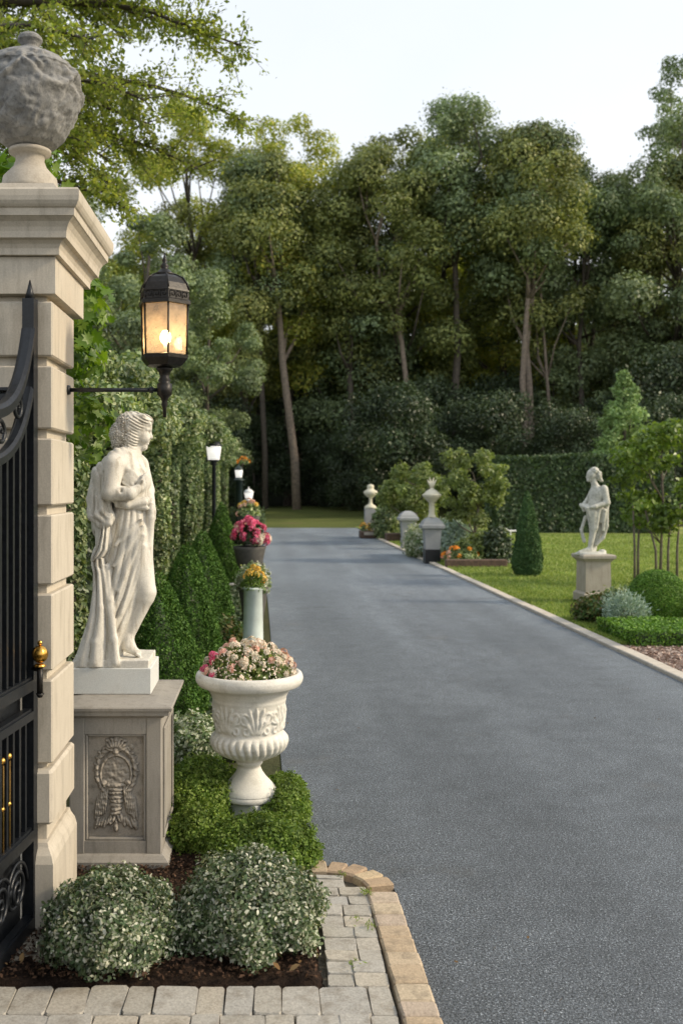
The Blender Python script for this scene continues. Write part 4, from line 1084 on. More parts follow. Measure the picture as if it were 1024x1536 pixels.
# ================================================================== FLOWER URN
QX, QY = -.086, 4.95
pu = 1500 / QY
def qz(y): return CAMZ + (730 - y) / pu
t = thing('flower_urn', 'large white classical urn planter with acanthus band and gadrooned bowl beside the drive', 'planter', (QX, QY, 0))
prof = [(.142, 1186.5), (.140, 1184), (.132, 1180), (.110, 1173), (.085, 1165), (.066, 1157), (.056, 1150), (.054, 1147), (.064, 1145), (.068, 1142), (.062, 1139), (.075, 1137), (.110, 1134), (.150, 1128), (.178, 1120), (.190, 1111), (.188, 1104), (.176, 1098.5), (.168, 1097),
        (.166, 1095), (.169, 1080), (.174, 1062), (.180, 1050), (.184, 1047.5), (.182, 1044), (.187, 1042), (.192, 1038), (.205, 1032), (.228, 1028), (.252, 1026), (.264, 1020), (.266, 1014), (.258, 1008), (.246, 1006), (.232, 1008), (.222, 1016), (.215, 1022)]
zz = []; rr = []
for (r0, y0), (r1, y1) in zip(prof[:-1], prof[1:]):
    n = max(2, int(math.hypot((r1 - r0), (y1 - y0) / pu) / .003))
    for f in np.linspace(0, 1, n, endpoint=False): rr.append(r0 + (r1 - r0) * f); zz.append(qz(y0 + (y1 - y0) * f))
rr = np.convolve(np.pad(rr, 2, 'edge'), np.ones(5) / 5, 'valid'); zz = np.convolve(np.pad(zz, 2, 'edge'), np.ones(5) / 5, 'valid')
seg = 240; A = np.linspace(0, 2 * PI, seg, endpoint=False); TH, RR = np.meshgrid(A, rr); ZZ = np.repeat(zz[:, None], seg, 1)
yy = 730 - (ZZ - CAMZ) * pu
outer = (np.arange(len(rr)) < len(rr) - 40)[:, None]
gad = np.exp(-((yy - 1115) / 15) ** 4) * (yy > 1097)
D = gad * .015 * (np.abs(np.sin(TH * 15 + .25 * np.sin(yy * .2) + .3 * wob(np.stack([np.cos(TH), np.sin(TH), ZZ * 4], -1), 3, 4))) ** .7 - .6)
band = (1 / (1 + np.exp(-(yy - 1051) / 1.2))) * (1 / (1 + np.exp((yy - 1096) / 1.2)))
f = 7; u = ((TH * f / (2 * PI)) % 1.0 - .5); vv = (1096 - yy) / 45
leafp = np.zeros_like(u)
for (cxx, ang) in ((0, 0), (-.12, -.5), (.12, .5), (-.24, -.95), (.24, .95)):
    du = u - cxx * .3; c, s = math.cos(ang), math.sin(ang); a = (du * c * 1.3 - (vv - .1) * s * .55); b = (du * s * 1.3 + (vv - .1) * c * .9)
    leafp = np.maximum(leafp, np.sqrt(np.clip(1 - ((b - .42) / .42) ** 2 - (a / .085) ** 2, 0, 1)))
for sg in (-1, 1):
    q = np.hypot((u - sg * .36) * 1.25, (vv - .62)); leafp = np.maximum(leafp, .9 * np.exp(-((q - .17) / .05) ** 2)); leafp = np.maximum(leafp, np.exp(-(q / .06) ** 2))
    q = np.hypot((u - sg * .33) * 1.25, (vv - .22)); leafp = np.maximum(leafp, .7 * np.exp(-((q - .10) / .04) ** 2))
P3 = np.stack([RR * np.cos(TH), RR * np.sin(TH), ZZ], -1)
D = D + band * (.011 * leafp * (1 + .4 * wob(P3, 6, 110, 2)) + .0015 * wob(P3, 7, 60, 3)) + .0008 * wob(P3, 8, 40, 3)
RR2 = RR + D
V = np.stack([RR2 * np.cos(TH), RR2 * np.sin(TH), ZZ], -1).reshape(-1, 3); nr = len(rr)
i, j = np.meshgrid(np.arange(nr - 1), np.arange(seg), indexing='ij'); j2 = (j + 1) % seg
Fs = np.stack([i * seg + j, i * seg + j2, (i + 1) * seg + j2, (i + 1) * seg + j], -1).reshape(-1, 4)
obj('bowl', mesh_np('bowl', V, Fs), M['urn'], t)
m = MB(); m.lathe([(.152, -.03), (.152, qz(1197)), (.146, qz(1195.6))], seg=4, rot=-PI / 2 + .22, smooth=False); m.build('plinth', M['plinth'], t)
m = MB(); m.lathe([(.139, qz(1195.4)), (.144, qz(1193.5)), (.144, qz(1189)), (.139, qz(1186.6))], seg=48); m.build('foot_ring', M['urn'], t)
m = MB(); m.lathe([(.0, qz(1026)), (.21, qz(1022))], seg=32, cap=False); m.build('soil', M['soil'], t)

def petals(name, r_flower, nf, dome_r, seed, petal=5):
    """a flower head: several little flowers over a dome"""
    r = np.random.default_rng(seed); P = []; Nn = []; Dd = []
    d = sph(nf, r, .7)
    for q in d:
        base = q * dome_r; a = np.cross(q, [.3, .5, .8]); a /= np.linalg.norm(a); b = np.cross(q, a); ph0 = r.uniform(0, 6.28)
        for k in range(petal):
            an = ph0 + k * 2 * PI / petal; dr = a * math.cos(an) + b * math.sin(an)
            P.append(base + dr * r_flower * .5); Nn.append(q + dr * -.3); Dd.append(dr + q * .25)
    n = len(P)
    return leaves(name, np.array(P), np.array(Nn), np.full(n, r_flower), T_OV, .12, np.array(Dd), .1, r)
head_mesh = {}
for kname in ('pink', 'cream', 'peach', 'orange', 'yellow'):
    for v in range(3):
        me = petals('blossom', .0165, 11, .027, 100 + v); me.materials.append(M['petal_' + kname]); head_mesh[(kname, v)] = me

def flowers(name, label, cat, loc, rx, ry, rz, nfol, lsize, fol, heads, seed, hscale=1.0, tmpl=T_OV, group=None, florets=()):
    t = thing(name, label, cat, loc, 0, group); r = np.random.default_rng(seed)
    P, d = blob_shrub(rx * .95, ry * .95, rz * .9, nfol, seed, zc=0.0, lump=.12, lo=.45, zmin=-.02)
    obj('foliage', leaves('foliage', P, d + [0, 0, .5], lsize, tmpl, .7, r=r), M[fol], t)
    for kname, k_n in florets:
        P2, d2 = blob_shrub(rx * 1.02, ry * 1.02, rz * 1.0, k_n, seed + 5, zc=0.0, lump=.12, lo=.92, zmin=.01)
        obj('florets', leaves('florets', P2, d2 + [0, 0, .2], .013 * hscale / .66, T_OV, .5, r=r), M['petal_' + kname], t)['kind'] = 'stuff'
    for kname, cnt, sel in heads:
        for q in range(cnt):
            for _ in range(60):
                v = sph(1, r, .5)[0]
                if v[2] > .02 and (sel is None or sel(v)): break
            o = bpy.data.objects.new('blossom', head_mesh[(kname, int(r.integers(3)))]); col.objects.link(o); o.parent = t
            o.location = (v[0] * rx, v[1] * ry, v[2] * rz * r.uniform(.85, 1.12)); s = hscale * r.uniform(.75, 1.2); o.scale = (s, s, s)
            o.rotation_euler = Vector(v).to_track_quat('Z', 'Y').to_euler()
    return t
flowers('flower_mound', 'mound of cream, peach and pink flowers filling the white urn', 'flowers', (QX, QY, qz(1016)), .235, .22, .165, 5200, .026, 'l_pale',
        [('cream', 74, None), ('peach', 11, None), ('pink', 9, lambda v: v[0] < -.68), ('peach', 8, lambda v: v[0] < -.3), ('peach', 4, lambda v: v[2] > .8), ('peach', 3, lambda v: v[0] > .6)], 5, .66, florets=(('cream', 1500), ('peach', 260)))

# ================================================================== FOREGROUND SHRUBS
def shrub(name, label, cat, loc, rx, ry, rz, n, size, mat, tmpl, seed, lump=.14, freq=5, lo=.72, zc=None, jit=.7, group=None, dirmode=None, stem=True, spikes=0):
    t = thing(name, label, cat, loc, 0, group); r = np.random.default_rng(seed + 1000)
    P, d = blob_shrub(rx, ry, rz, n, seed, zc, lump, freq, lo)
    P = P + r.normal(0, size * .3, P.shape) + d * (np.abs(r.normal(0, 1, len(P))) * size * .55)[:, None]
    dv = None
    if dirmode == 'out': dv = d + np.array([0, 0, .5]); nn = np.cross(d, r.normal(0, 1, d.shape))
    else: nn = d + np.array([0, 0, .3])
    obj('foliage', leaves('foliage', P, nn, size, tmpl, jit, dv, .5, r), M[mat], t)
    if stem: make_stems(rz * 1.0, 9, rx * .6, .008, seed, 'stems', 'barkgrey', t)
    return t
shrub('variegated_shrub', 'round grey-green variegated shrub in front of the pillar, nearest the gate', 'shrub', (-.545, 3.52, .01), .232, .235, .180, 30000, .0165, 'l_var', T_OV, 61, .22, 9, .55, .085)
shrub('variegated_shrub', 'round grey-green variegated shrub beside the paved strip, nearest the drive', 'shrub', (-.062, 3.63, .01), .258, .26, .20, 34000, .016, 'l_var', T_OV, 62, .20, 9, .55, .095)
shrub('white_shrub', 'small white-edged shrub between the pedestal and the white urn', 'shrub', (-.43, 5.75, 0), .17, .17, .17, 5500, .026, 'l_white', T_OV, 63, .14, 5, .6, .17)
J = lambda label, loc, rx, ry, rz, n, seed, zc=None: shrub('mound_shrub', label, 'shrub', loc, rx, ry, rz, int(n * 1.9), .017, 'l_jun', T_RH, seed, .16, 8, .55, zc, .8, None, None)
J('bright green small-leaved mound in front of the white urn base', (-.02, 4.40, 0), .245, .24, .115, 15000, 64, .065)
J('bright green small-leaved mound left of the white urn stem', (-.33, 5.0, 0), .19, .28, .17, 13000, 65, .11)
J('low bright green small-leaved mound between the urn and the asphalt', (.10, 4.98, 0), .11, .30, .12, 8000, 66, .07)
J('bright green small-leaved mound tuft at the foot of the pedestal flank', (-.31, 4.58, 0), .13, .16, .12, 5000, 67, .07)

# ================================================================== CONES (clipped conifers)
def cone_bush(rad, h, n, seed, size, mat, name, label, loc, group=None, belly=.12):
    r = np.random.default_rng(seed); t = thing(name, label, 'topiary', loc, 0, group)
    u = 1 - np.sqrt(r.uniform(0, 1, n)) * .985; a = r.uniform(0, 2 * PI, n)
    prof = rad * np.clip((1 - u) ** .72 * (1 - .45 * np.exp(-(u + .01) / (belly * .6))) * 1.08 + .012, 0, None)
    q = np.stack([np.cos(a), np.sin(a), u * 2.2], -1)
    R = prof * (1 + .10 * wob(q, seed, 4.5) + .05 * wob(q, seed + 1, 12) + .03 * wob(q, seed + 2, 30, 2)) + .012 * np.abs(r.normal(0, 1, n)) * (r.uniform(0, 1, n) < .12) * (.84 + .16 * r.uniform(0, 1, n) ** .5)
    P = np.stack([R * np.cos(a), R * np.sin(a), .03 + u * h], -1)
    d = np.stack([np.cos(a), np.sin(a), np.full(n, .45)], -1)
    dv = np.stack([np.cos(a) * .7, np.sin(a) * .7, np.full(n, .9)], -1)
    obj('foliage', leaves('foliage', P, np.cross(d, r.normal(0, 1, d.shape)) + d * 1.6, size, T_RH, .35, dv, .9, r), M[mat], t)
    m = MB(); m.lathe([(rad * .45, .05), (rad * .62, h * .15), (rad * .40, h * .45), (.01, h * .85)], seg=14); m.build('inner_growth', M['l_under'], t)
    m = MB(); m.tube([(0, 0, -.02), (0, 0, .1)], .025, 8); m.build('trunk', M['bark'], t)
    return t
cg = 'clipped conifer cones along the left bed'
cone_bush(.38, 1.02, 30000, 71, .022, 'l_cone', 'conifer_cone', 'clipped green conifer cone nearest the marble statue', (-.77, 7.1, 0), cg)
cone_bush(.345, 1.13, 28000, 72, .024, 'l_cone', 'conifer_cone', 'second clipped conifer cone back from the marble statue', (-.71, 8.9, 0), cg)
cone_bush(.36, 1.16, 22000, 73, .028, 'l_cone', 'conifer_cone', 'third clipped conifer cone, half hidden behind the second', (-.69, 10.8, 0), cg)
cone_bush(.34, 1.32, 18000, 74, .035, 'l_cone', 'conifer_cone', 'farthest clipped conifer cone, standing in a grey dish below the near lamp post', (-.74, 16.4, .05), cg)
t = thing('dish_planter', 'low grey dish planter under the farthest conifer cone', 'planter', (-.72, 16.4, 0)); m = MB(); m.lathe([(.26, -.01), (.36, .05), (.40, .09), (.38, .10), (.34, .07)], seg=28); m.build('bowl', M['greypost'], t)

# ================================================================== IVY HEDGE TREES
def ivy_tree(w, h, n, seed, label, loc, size, crown=1.0):
    r = np.random.default_rng(seed); t = thing('ivy_column', label, 'hedge tree', loc, r.uniform(0, 6), 'ivy columns of the left hedge')
    n1 = int(n * .40); a = r.uniform(0, 6.28, n1); z = r.uniform(0.05, h * .85, n1)
    q = np.stack([np.cos(a), np.sin(a), z * 1.2], -1)
    R = (.12 + .05 * z / h) * (1 + .25 * wob(q, seed, 3)) * (.75 + .25 * r.uniform(0, 1, n1))
    P1 = np.stack([R * np.cos(a), R * np.sin(a), z], -1); d1 = np.stack([np.cos(a), np.sin(a), np.full(n1, .2)], -1)
    nc = 16; cc = []; cr = []
    for k in range(nc):
        an = r.uniform(0, 6.28); rad = w * .78 * math.sqrt(r.uniform(0, 1)); cc.append((rad * math.cos(an), rad * math.sin(an), h - w * .35 * crown - r.uniform(0, .75) * crown * .6)); cr.append(w * r.uniform(.34, .56))
    P2, d2 = clump_pts(cc, cr, n - n1, r)
    P = np.concatenate([P1, P2]); d = np.concatenate([d1, d2])
    obj('foliage', leaves('foliage', P, d, size, T_OV if size < .07 else T_RH, .75, r=r), M['l_ivy'], t)
    m = MB(); m.tube([(0, 0, -.02), (.03, .02, h * .4), (0, -.02, h * .85)], [.09, .07, .04], 8); m.build('trunk', M['bark'], t)
    return t
lab = ['ivy-clad hedge column just behind the marble statue', 'ivy column between the statue head and the lantern stem', 'ivy column directly right of the marble statue', 'ivy column rising behind the second conifer cone',
       'ivy column with a rounded head, fifth from the gate', 'ivy column sixth from the gate, left of the near lamp post', 'ivy column beside the near lamp post', 'ivy column just past the near lamp post', 'ivy column second last before the woods', 'ivy column at the far end of the left hedge']
for k, d_ in enumerate([6.9, 8.6, 10.4, 12.5, 14.9, 17.6, 20.6, 24.2, 28.5, 34]):
    ivy_tree(.47 + .015 * k, [2.75, 2.8, 2.7, 2.95, 2.85, 3.1, 3.15, 3.3, 3.2, 3.1][k], int(15000 - 800 * k), 80 + k, lab[k], (-1.36 + .05 * (k % 2) - .004 * d_, d_, 0), .046 + .003 * k, 1)
# long clipped hedge standing behind the columns
def box_hedge(name, label, x0, x1, y0, y1, h, n, size, mat, seed, top=.3, lump=.07):
    r = np.random.default_rng(seed); t = thing(name, label, 'hedge', ((x0 + x1) / 2, (y0 + y1) / 2, 0)); cx, cy = (x0 + x1) / 2, (y0 + y1) / 2
    A = [(x1 - x0) * (y1 - y0), (x1 - x0) * h, (y1 - y0) * h, (y1 - y0) * h]; A = np.array(A) / sum(A); f = r.choice(4, n, p=A)
    a, b = r.uniform(0, 1, n), r.uniform(0, 1, n)
    X = np.where(f == 2, x0, np.where(f == 3, x1, x0 + (x1 - x0) * a)); Y = np.where(f == 1, y0, y0 + (y1 - y0) * np.where(f < 2, np.where(f == 0, b, 0), a)); Z = np.where(f == 0, h, h * b)
    d = np.zeros((n, 3)); d[f == 0, 2] = 1; d[f == 1, 1] = -1; d[f == 2, 0] = -1; d[f == 3, 0] = 1
    P = np.stack([X, Y, Z], -1); P = P + d * (lump * wob(P, seed, 2.2 / max(.3, h * .35)) - r.uniform(0, lump * 1.2, n))[:, None]
    P[:, 2] = np.maximum(P[:, 2], .01)
    obj('foliage', leaves('foliage', P - [cx, cy, 0], d + [0, 0, .25], size, T_RH, .7, r=r), M[mat], t)
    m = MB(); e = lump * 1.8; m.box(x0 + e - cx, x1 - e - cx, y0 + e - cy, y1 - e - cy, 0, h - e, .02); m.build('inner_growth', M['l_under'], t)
    return t
box_hedge('tall_hedge', 'long dark clipped hedge behind the ivy columns', -2.4, -1.65, 5.6, 40, 2.3, 30000, .10, 'l_under', 91, lump=.12)
box_hedge('back_hedge', 'long flat-topped dark hedge at the back of the lawn', 8.0, 14.2, 35, 36.6, 2.75, 16000, .13, 'l_hedge', 92, lump=.12)

# maple behind the pillar
def leafy_tree(name, label, cat, loc, trunk, limbs, cc, cr, n, size, mat, tmpl, seed, barkm='bark', group=None, trad=(.1, .04), up=.25, flat=.85, lo=.5, jit=.7, lean=None, twig=.35, seg=8):
    r = np.random.default_rng(seed); t = thing(name, label, cat, loc, 0, group)
    m = MB(); k = len(trunk)
    m.tube(trunk, [trad[0] + (trad[1] - trad[0]) * (i / (k - 1)) ** .8 for i in range(k)], seg)
    tr = [Vector(p) for p in trunk]
    for q in limbs:                       # each limb ends in a clump
        c = Vector(cc[q]); best = min(range(1, k), key=lambda i: (tr[i] - (c - Vector((0, 0, (c - tr[0]).length * .22)))).length)
        s = tr[best]; mid = (s + c) / 2 + Vector(r.normal(0, 1, 3)) * (c - s).length * .08 - Vector((0, 0, (c - s).length * .05)); r0 = trad[1] + (trad[0] - trad[1]) * (1 - best / (k - 1)) ** 1.2 * .6
        m.tube([s, mid, c], [r0 * .75, r0 * .5, r0 * .22], 6)
    m.build('trunk', M[barkm], t)
    P, d = clump_pts(cc, cr, n, r, up, flat, lo)
    obj('crown', leaves('crown', P, d, size, tmpl, jit, r=r), M[mat], t)
    return t
r = np.random.default_rng(5); cc = []; cr = []
for k in range(46):
    z = r.uniform(.5, 3.55); sp_ = (-.05 if z < 1.9 else .52) if z < 3.0 else .40
    cc.append((r.uniform(-.8, sp_ + .12), r.uniform(-.55, .6), z)); cr.append(r.uniform(.16, .30))
leafy_tree('maple_tree', 'bright green broad-leaved maple growing close behind the gate pillar', 'tree', (-1.52, 5.45, 0), [(0, 0, -.05), (.05, 0, 1.2), (0, .05, 2.2), (.05, .05, 3.3)], range(0, 46, 4), cc, cr, 6500, .105, 'l_maple', T_MA, 6, trad=(.07, .02), lo=.35, jit=.55)

# big light oak whose boughs hang over the top left
r = np.random.default_rng(15); cc = []; cr = []
boughs = []
for k in range(17):
    z0 = r.uniform(4.6, 9.6); ang = r.uniform(-.75, .75); ln = r.uniform(2.6, 4.4) * (1.0 if z0 > 5.6 else .78)
    boughs.append((z0, ang, ln))
boughs += [(7.3, -.05, 4.45), (6.6, .1, 4.5), (8.3, -.1, 4.3), (8.9, .25, 4.4), (5.9, .0, 3.9), (5.2, -.2, 3.2), (7.8, .3, 4.5), (9.6, 0, 4.2), (10.3, .1, 4.0), (6.2, -.4, 3.7)]
t = thing('oak_tree', 'light green fine-leaved tree whose boughs hang over the top left corner', 'tree', (-4.75, 12.4, 0))
m = MB(); m.tube([(0, 0, -.05), (.1, 0, 3), (0, .1, 6), (.15, 0, 9), (.1, .1, 11.5)], [.30, .25, .19, .12, .04], 10)
P = []; D = []
for z0, ang, ln in boughs:
    pts = []
    for k in range(9):
        f = k / 8; pts.append(np.array([math.cos(ang) * ln * f, math.sin(ang) * ln * f, z0 + .55 * math.sin(f * 2.2) - .75 * f * f + r.normal(0, .03)]))
    m.tube([tuple(p) for p in pts], [.065 * (1 - .9 * k / 8) + .004 for k in range(9)], 6)
    for q in range(84):
        f = r.uniform(.12, 1) ** .8; i0 = min(int(f * 8), 7); b = pts[i0] + (pts[i0 + 1] - pts[i0]) * (f * 8 - i0)
        side = r.normal(0, 1, 3) * np.array([.55, .8, .45]); tl_ = r.uniform(.25, .7) * (1 - .35 * f); e = b + unit(side[None])[0] * tl_ + np.array([.18, 0, -.08])
        m.tube([tuple(b), tuple((b + e) / 2 + [0, 0, .04]), tuple(e)], [.008, .005, .002], 4)
        nl = int(r.uniform(26, 46)); tt = r.uniform(.2, 1.08, nl)[:, None]
        P.append(b + (e - b) * tt + r.normal(0, .055, (nl, 3))); D.append(np.tile((e - b)[None], (nl, 1)))
P = np.concatenate(P); D = np.concatenate(D)
m.build('trunk', M['bark'], t)
obj('crown', leaves('crown', P, np.tile([[0, 0, 1.]], (len(P), 1)), .062, T_RH, .6, D, .8, r), M['l_oak'], t)
print('oak leaves', len(P))

# ================================================================== LAMP POSTS, POTS ALONG THE LEFT
def lamp_post(name, label, loc, h, postmat, pr, lr, lh, white_cap=False):
    t = thing(name, label, 'lamp post', loc)
    m = MB(); m.lathe([(pr * 2.2, -.02), (pr * 2.2, .10), (pr * 1.5, .16), (pr, .3), (pr, h - lh - .10), (pr * 1.8, h - lh - .08), (pr * 1.2, h - lh - .05), (lr * .75, h - lh - .01), (lr * .8, h - lh)], seg=16); m.build('post', M[postmat], t)
    m = MB(); m.lathe([(lr * .78, h - lh), (lr, h - .02), (lr, h)], seg=16); m.build('lamp_glass', M['frost'], t)
    m = MB(); m.lathe([(lr * 1.18, h + .001), (lr * 1.15, h + .02), (lr * .8, h + .08), (lr * .3, h + .12), (lr * .12, h + .14), (.01, h + .2)], seg=16); m.build('lamp_cap', M['whitepaint' if white_cap else postmat], t)
    return t
lamp_post('lamp_post', 'tall dark lamp post with a white lantern beside the ivy columns', (-.93, 17.6, 0), 2.36, 'iron', .035, .13, .24)
lamp_post('lamp_post', 'thick dark green lamp post with a small white lantern under the orange flowers', (-.82, 29.5, 0), 2.14, 'greenpost', .105, .115, .22)
lamp_post('lamp_post', 'short white lamp post farthest along the left edge', (-.60, 33.5, 0), 1.45, 'whitepaint', .11, .15, .18, True)
t = flowers('orange_flowers', 'orange flower cluster above the thick green lamp post', 'flowers', (-.68, 29.7, 2.36), .17, .15, .15, 160, .07, 'l_ivy', [('orange', 7, None)], 31, 1.9)
m = MB(); m.tube([(-.10, 0, -.28), (-.06, 0, -.12), (0, 0, 0)], .018, 6); m.build('stem', M['barkgrey'], t)

# pale green column planter with yellow flowers
t = thing('column_planter', 'pale green glazed column planter behind the white urn', 'planter', (-.122, 9.0, 0))
m = MB(); m.lathe([(.11, -.02), (.11, .04), (.094, .05), (.090, .40), (.083, .72), (.09, .725), (.092, .745), (.080, .748), (.076, .73)], seg=36); m.build('column', M['palegreen'], t)
flowers('yellow_flowers', 'yellow flowers and green grass tuft on the pale green column', 'flowers', (-.122, 9.0, .75), .115, .10, .16, 900, .05, 'l_jun', [('yellow', 12, lambda v: v[2] > .45), ('orange', 1, None)], 32, 1.0, T_NE)
# pink flower stand
t = thing('flower_stand', 'grey pot stand holding the hot pink flowers', 'planter', (-.215, 12.6, 0))
m = MB(); m.lathe([(.13, -.02), (.13, .05), (.09, .08), (.07, .3), (.09, .55), (.16, .68), (.20, .86), (.21, .90), (.18, .90), (.17, .85)], seg=24); m.build('pot', M['terracotta'], t)
flowers('pink_flowers', 'hot pink flower mass topping the stand along the left edge', 'flowers', (-.215, 12.6, .95), .215, .2, .26, 1300, .06, 'l_under', [('pink', 34, None), ('peach', 5, lambda v: v[0] < 0), ('cream', 6, lambda v: v[0] > .5 and v[2] < .3)], 33, 1.9)
shrub('silver_shrub', 'silvery white-green shrub just below the hot pink flowers', 'shrub', (-.16, 11.9, .40), .18, .18, .20, 2600, .045, 'l_white', T_OV, 34, .15, 5, .5, .10, stem=False)
t = thing('pot', 'dark round pot holding the silvery shrub', 'pot', (-.16, 11.9, 0)); m = MB(); m.lathe([(.11, -.01), (.14, .2), (.17, .42), (.18, .46), (.15, .46), (.14, .42)], seg=24); m.build('bowl', M['terracotta'], t)
t = flowers('peach_flowers', 'peach flowers rising behind the hot pink ones', 'flowers', (-.28, 15.5, 1.22), .2, .2, .2, 700, .06, 'l_ivy', [('peach', 9, None), ('yellow', 3, None)], 35, 1.5)
t = thing('flower_stand', 'slim stand under the peach flowers, behind the pink ones', 'planter', (-.28, 15.5, 0)); m = MB(); m.lathe([(.13, -.02), (.13, .05), (.07, .1), (.06, .6), (.10, .95), (.17, 1.15), (.18, 1.2), (.15, 1.2)], seg=20); m.build('pot', M['terracotta'], t)
shrub('verge_shrub', 'low green shrub where the drive meets the far lawn', 'shrub', (-.75, 37.0, 0), .7, .7, .55, 3000, .11, 'l_hedge', T_RH, 36, .2, 4, .5)
shrub('verge_shrub', 'yellowish low plant between the conifer cones and the column planter', 'shrub', (-.36, 9.9, 0), .16, .3, .18, 1500, .05, 'l_rust', T_RH, 37, .2, 5, .4)

# ================================================================== RIGHT SIDE: posts and beds
def grey_post(name, label, loc, w, h, finial):
    t = thing(name, label, 'post', loc)
    m = MB(); a = w / 2
    m.loft_rect([(-a * .80, a * .80, -a * .80, a * .80, .302), (-a * .95, a * .95, -a * .95, a * .95, h)]); m.build('shaft', M['greypost'], t)
    m = MB(); m.loft_rect([(-a * .86, a * .86, -a * .86, a * .86, -.02), (-a * .86, a * .86, -a * .86, a * .86, .30)]); m.build('base', M['iron' if finial else 'greypost'], t)
    m = MB(); e = lambda k, z: (-a * k, a * k, -a * k, a * k, z)
    m.loft_rect([e(.97, h + .001), e(1.28, h + .03), e(1.30, h + .09), e(1.15, h + .11), e(1.05, h + .16), e(.7, h + .235), e(.3, h + .27)]); m.build('cap', M['greypost'], t)
    if finial:
        z = h + .27
        m = MB(); m.lathe([(.11, z - .015), (.085, z + .02), (.065, z + .07), (.06, z + .30), (.085, z + .325), (.10, z + .34), (.16, z + .40), (.21, z + .46), (.21, z + .48), (.17, z + .50), (.10, z + .57), (.045, z + .60), (.03, z + .63)], seg=20); m.build('finial', M['creamstone'], t)
        m = MB()
        for sg in (-1, 1):
            m.tube([(0, 0, z + .62), (sg * .035, 0, z + .70), (sg * .10, 0, z + .80)], [.035, .035, .006], 6); m.tube([(0, 0, z + .62), (sg * .01, 0, z + .72), (sg * .05, 0.02, z + .85)], [.03, .03, .006], 6)
        m.sphere((0, 0, z + .70), (.03, .03, .06), 8, 6); m.build('bird_ornament', M['creamstone'], t)
    return t
grey_post('grey_post', 'grey tapered post with cream finial at the near end of the kerb', (3.56, 21.6, 0), .38, .73, True)
grey_post('grey_post', 'plain grey post with pyramid cap, no finial', (3.72, 26.4, 0), .40, .74, False)
t = thing('ball_post', 'farthest grey post carrying a round cream finial', 'post', (3.42, 33, 0))
m = MB(); m.loft_rect([(-.19, .19, -.19, .19, -.02), (-.19, .19, -.19, .19, .93)]); m.build('shaft', M['greypost'], t)
m = MB(); m.lathe([(.2, .931), (.2, .98), (.15, 1.03), (.08, 1.07), (.055, 1.12), (.055, 1.27), (.1, 1.31), (.19, 1.38), (.23, 1.44), (.22, 1.50), (.13, 1.55), (.10, 1.60), (.12, 1.64), (.10, 1.70), (.03, 1.73)], seg=20); m.build('finial', M['creamstone'], t)
# timber bed edging and dark troughs
t = thing('timber_edging', 'dark timber sleeper edging the bed behind the near grey post', 'edging', (4.15, 20.35, 0))
m = MB(); m.box(-.52, .72, -.10, .10, -.01, .17, .015); m.build('sleeper', M['timber'], t)
t = thing('planter_trough', 'low dark planter trough beside the farthest post', 'planter', (3.45, 32.3, 0)); m = MB(); m.box(-.45, .05, -.5, .35, 0, .22, .02); m.build('trough', M['timber'], t)
m = MB(); m.box(-.36, .02, -.515, -.502, .11, .2, .003); m.build('panel', M['kerb'], t)
t = thing('planter_trough', 'dark wooden trough under the far shrubs by the drive', 'planter', (4.2, 30.2, 0)); m = MB(); m.box(-.6, .6, -.2, .4, 0, .24, .02); m.build('trough', M['timber'], t)
flowers('orange_flowers', 'orange flowers in the bed behind the near grey post', 'flowers', (4.05, 20.75, .16), .42, .2, .22, 500, .08, 'l_ivy', [('orange', 12, lambda v: v[0] < -.2), ('peach', 3, lambda v: v[0] < -.2), ('orange', 2, None)], 38, 1.7)
flowers('yellow_flowers', 'small yellow flowers beside the farthest post', 'flowers', (3.17, 32.3, .25), .18, .2, .2, 200, .08, 'l_ivy', [('orange', 4, None), ('yellow', 6, None)], 39, 2.2)
shrub('bed_shrub', 'cream-flecked shrub between the two grey posts', 'shrub', (3.62, 23.6, 0), .32, .9, .40, 5200, .075, 'l_white', T_RH, 40, .2, 4, .5)
shrub('bed_shrub', 'blue-green shrub under the pale small tree', 'shrub', (4.15, 22.6, 0), .55, .5, .50, 4200, .09, 'l_silver', T_RH, 45, .2, 4, .5)
shrub('bed_shrub', 'dark green shrub at the foot of the pale small tree', 'shrub', (4.85, 21.2, 0), .28, .3, .42, 2600, .09, 'l_under', T_RH, 46, .25, 4, .5)
shrub('bed_shrub', 'light green shrub left of the pale tree trunk', 'shrub', (4.45, 21.3, 0), .40, .35, .36, 2600, .08, 'l_pale', T_RH, 47, .25, 4, .4)
shrub('bed_shrub', 'mixed green shrub growing beside the farthest post', 'shrub', (3.85, 31.6, 0), .45, .6, .62, 3400, .11, 'l_ivy', T_RH, 48, .25, 4, .5)
shrub('bed_shrub', 'tall yellow-green shrub in the dark wooden trough', 'shrub', (4.55, 30.0, .1), .5, .5, .85, 3600, .11, 'l_pale', T_RH, 49, .25, 4, .5)
t = thing('white_sign', 'small white tilted board among the far shrubs', 'sign', (4.42, 30.0, 0)); m = MB(); m.box(-.01, .01, .3, .32, 0, 1.45); m.box(-.17, .12, .27, .29, 1.3, 1.62, .01); m.build('board', M['whitepaint'], t); t.rotation_euler = (0, .12, .2)
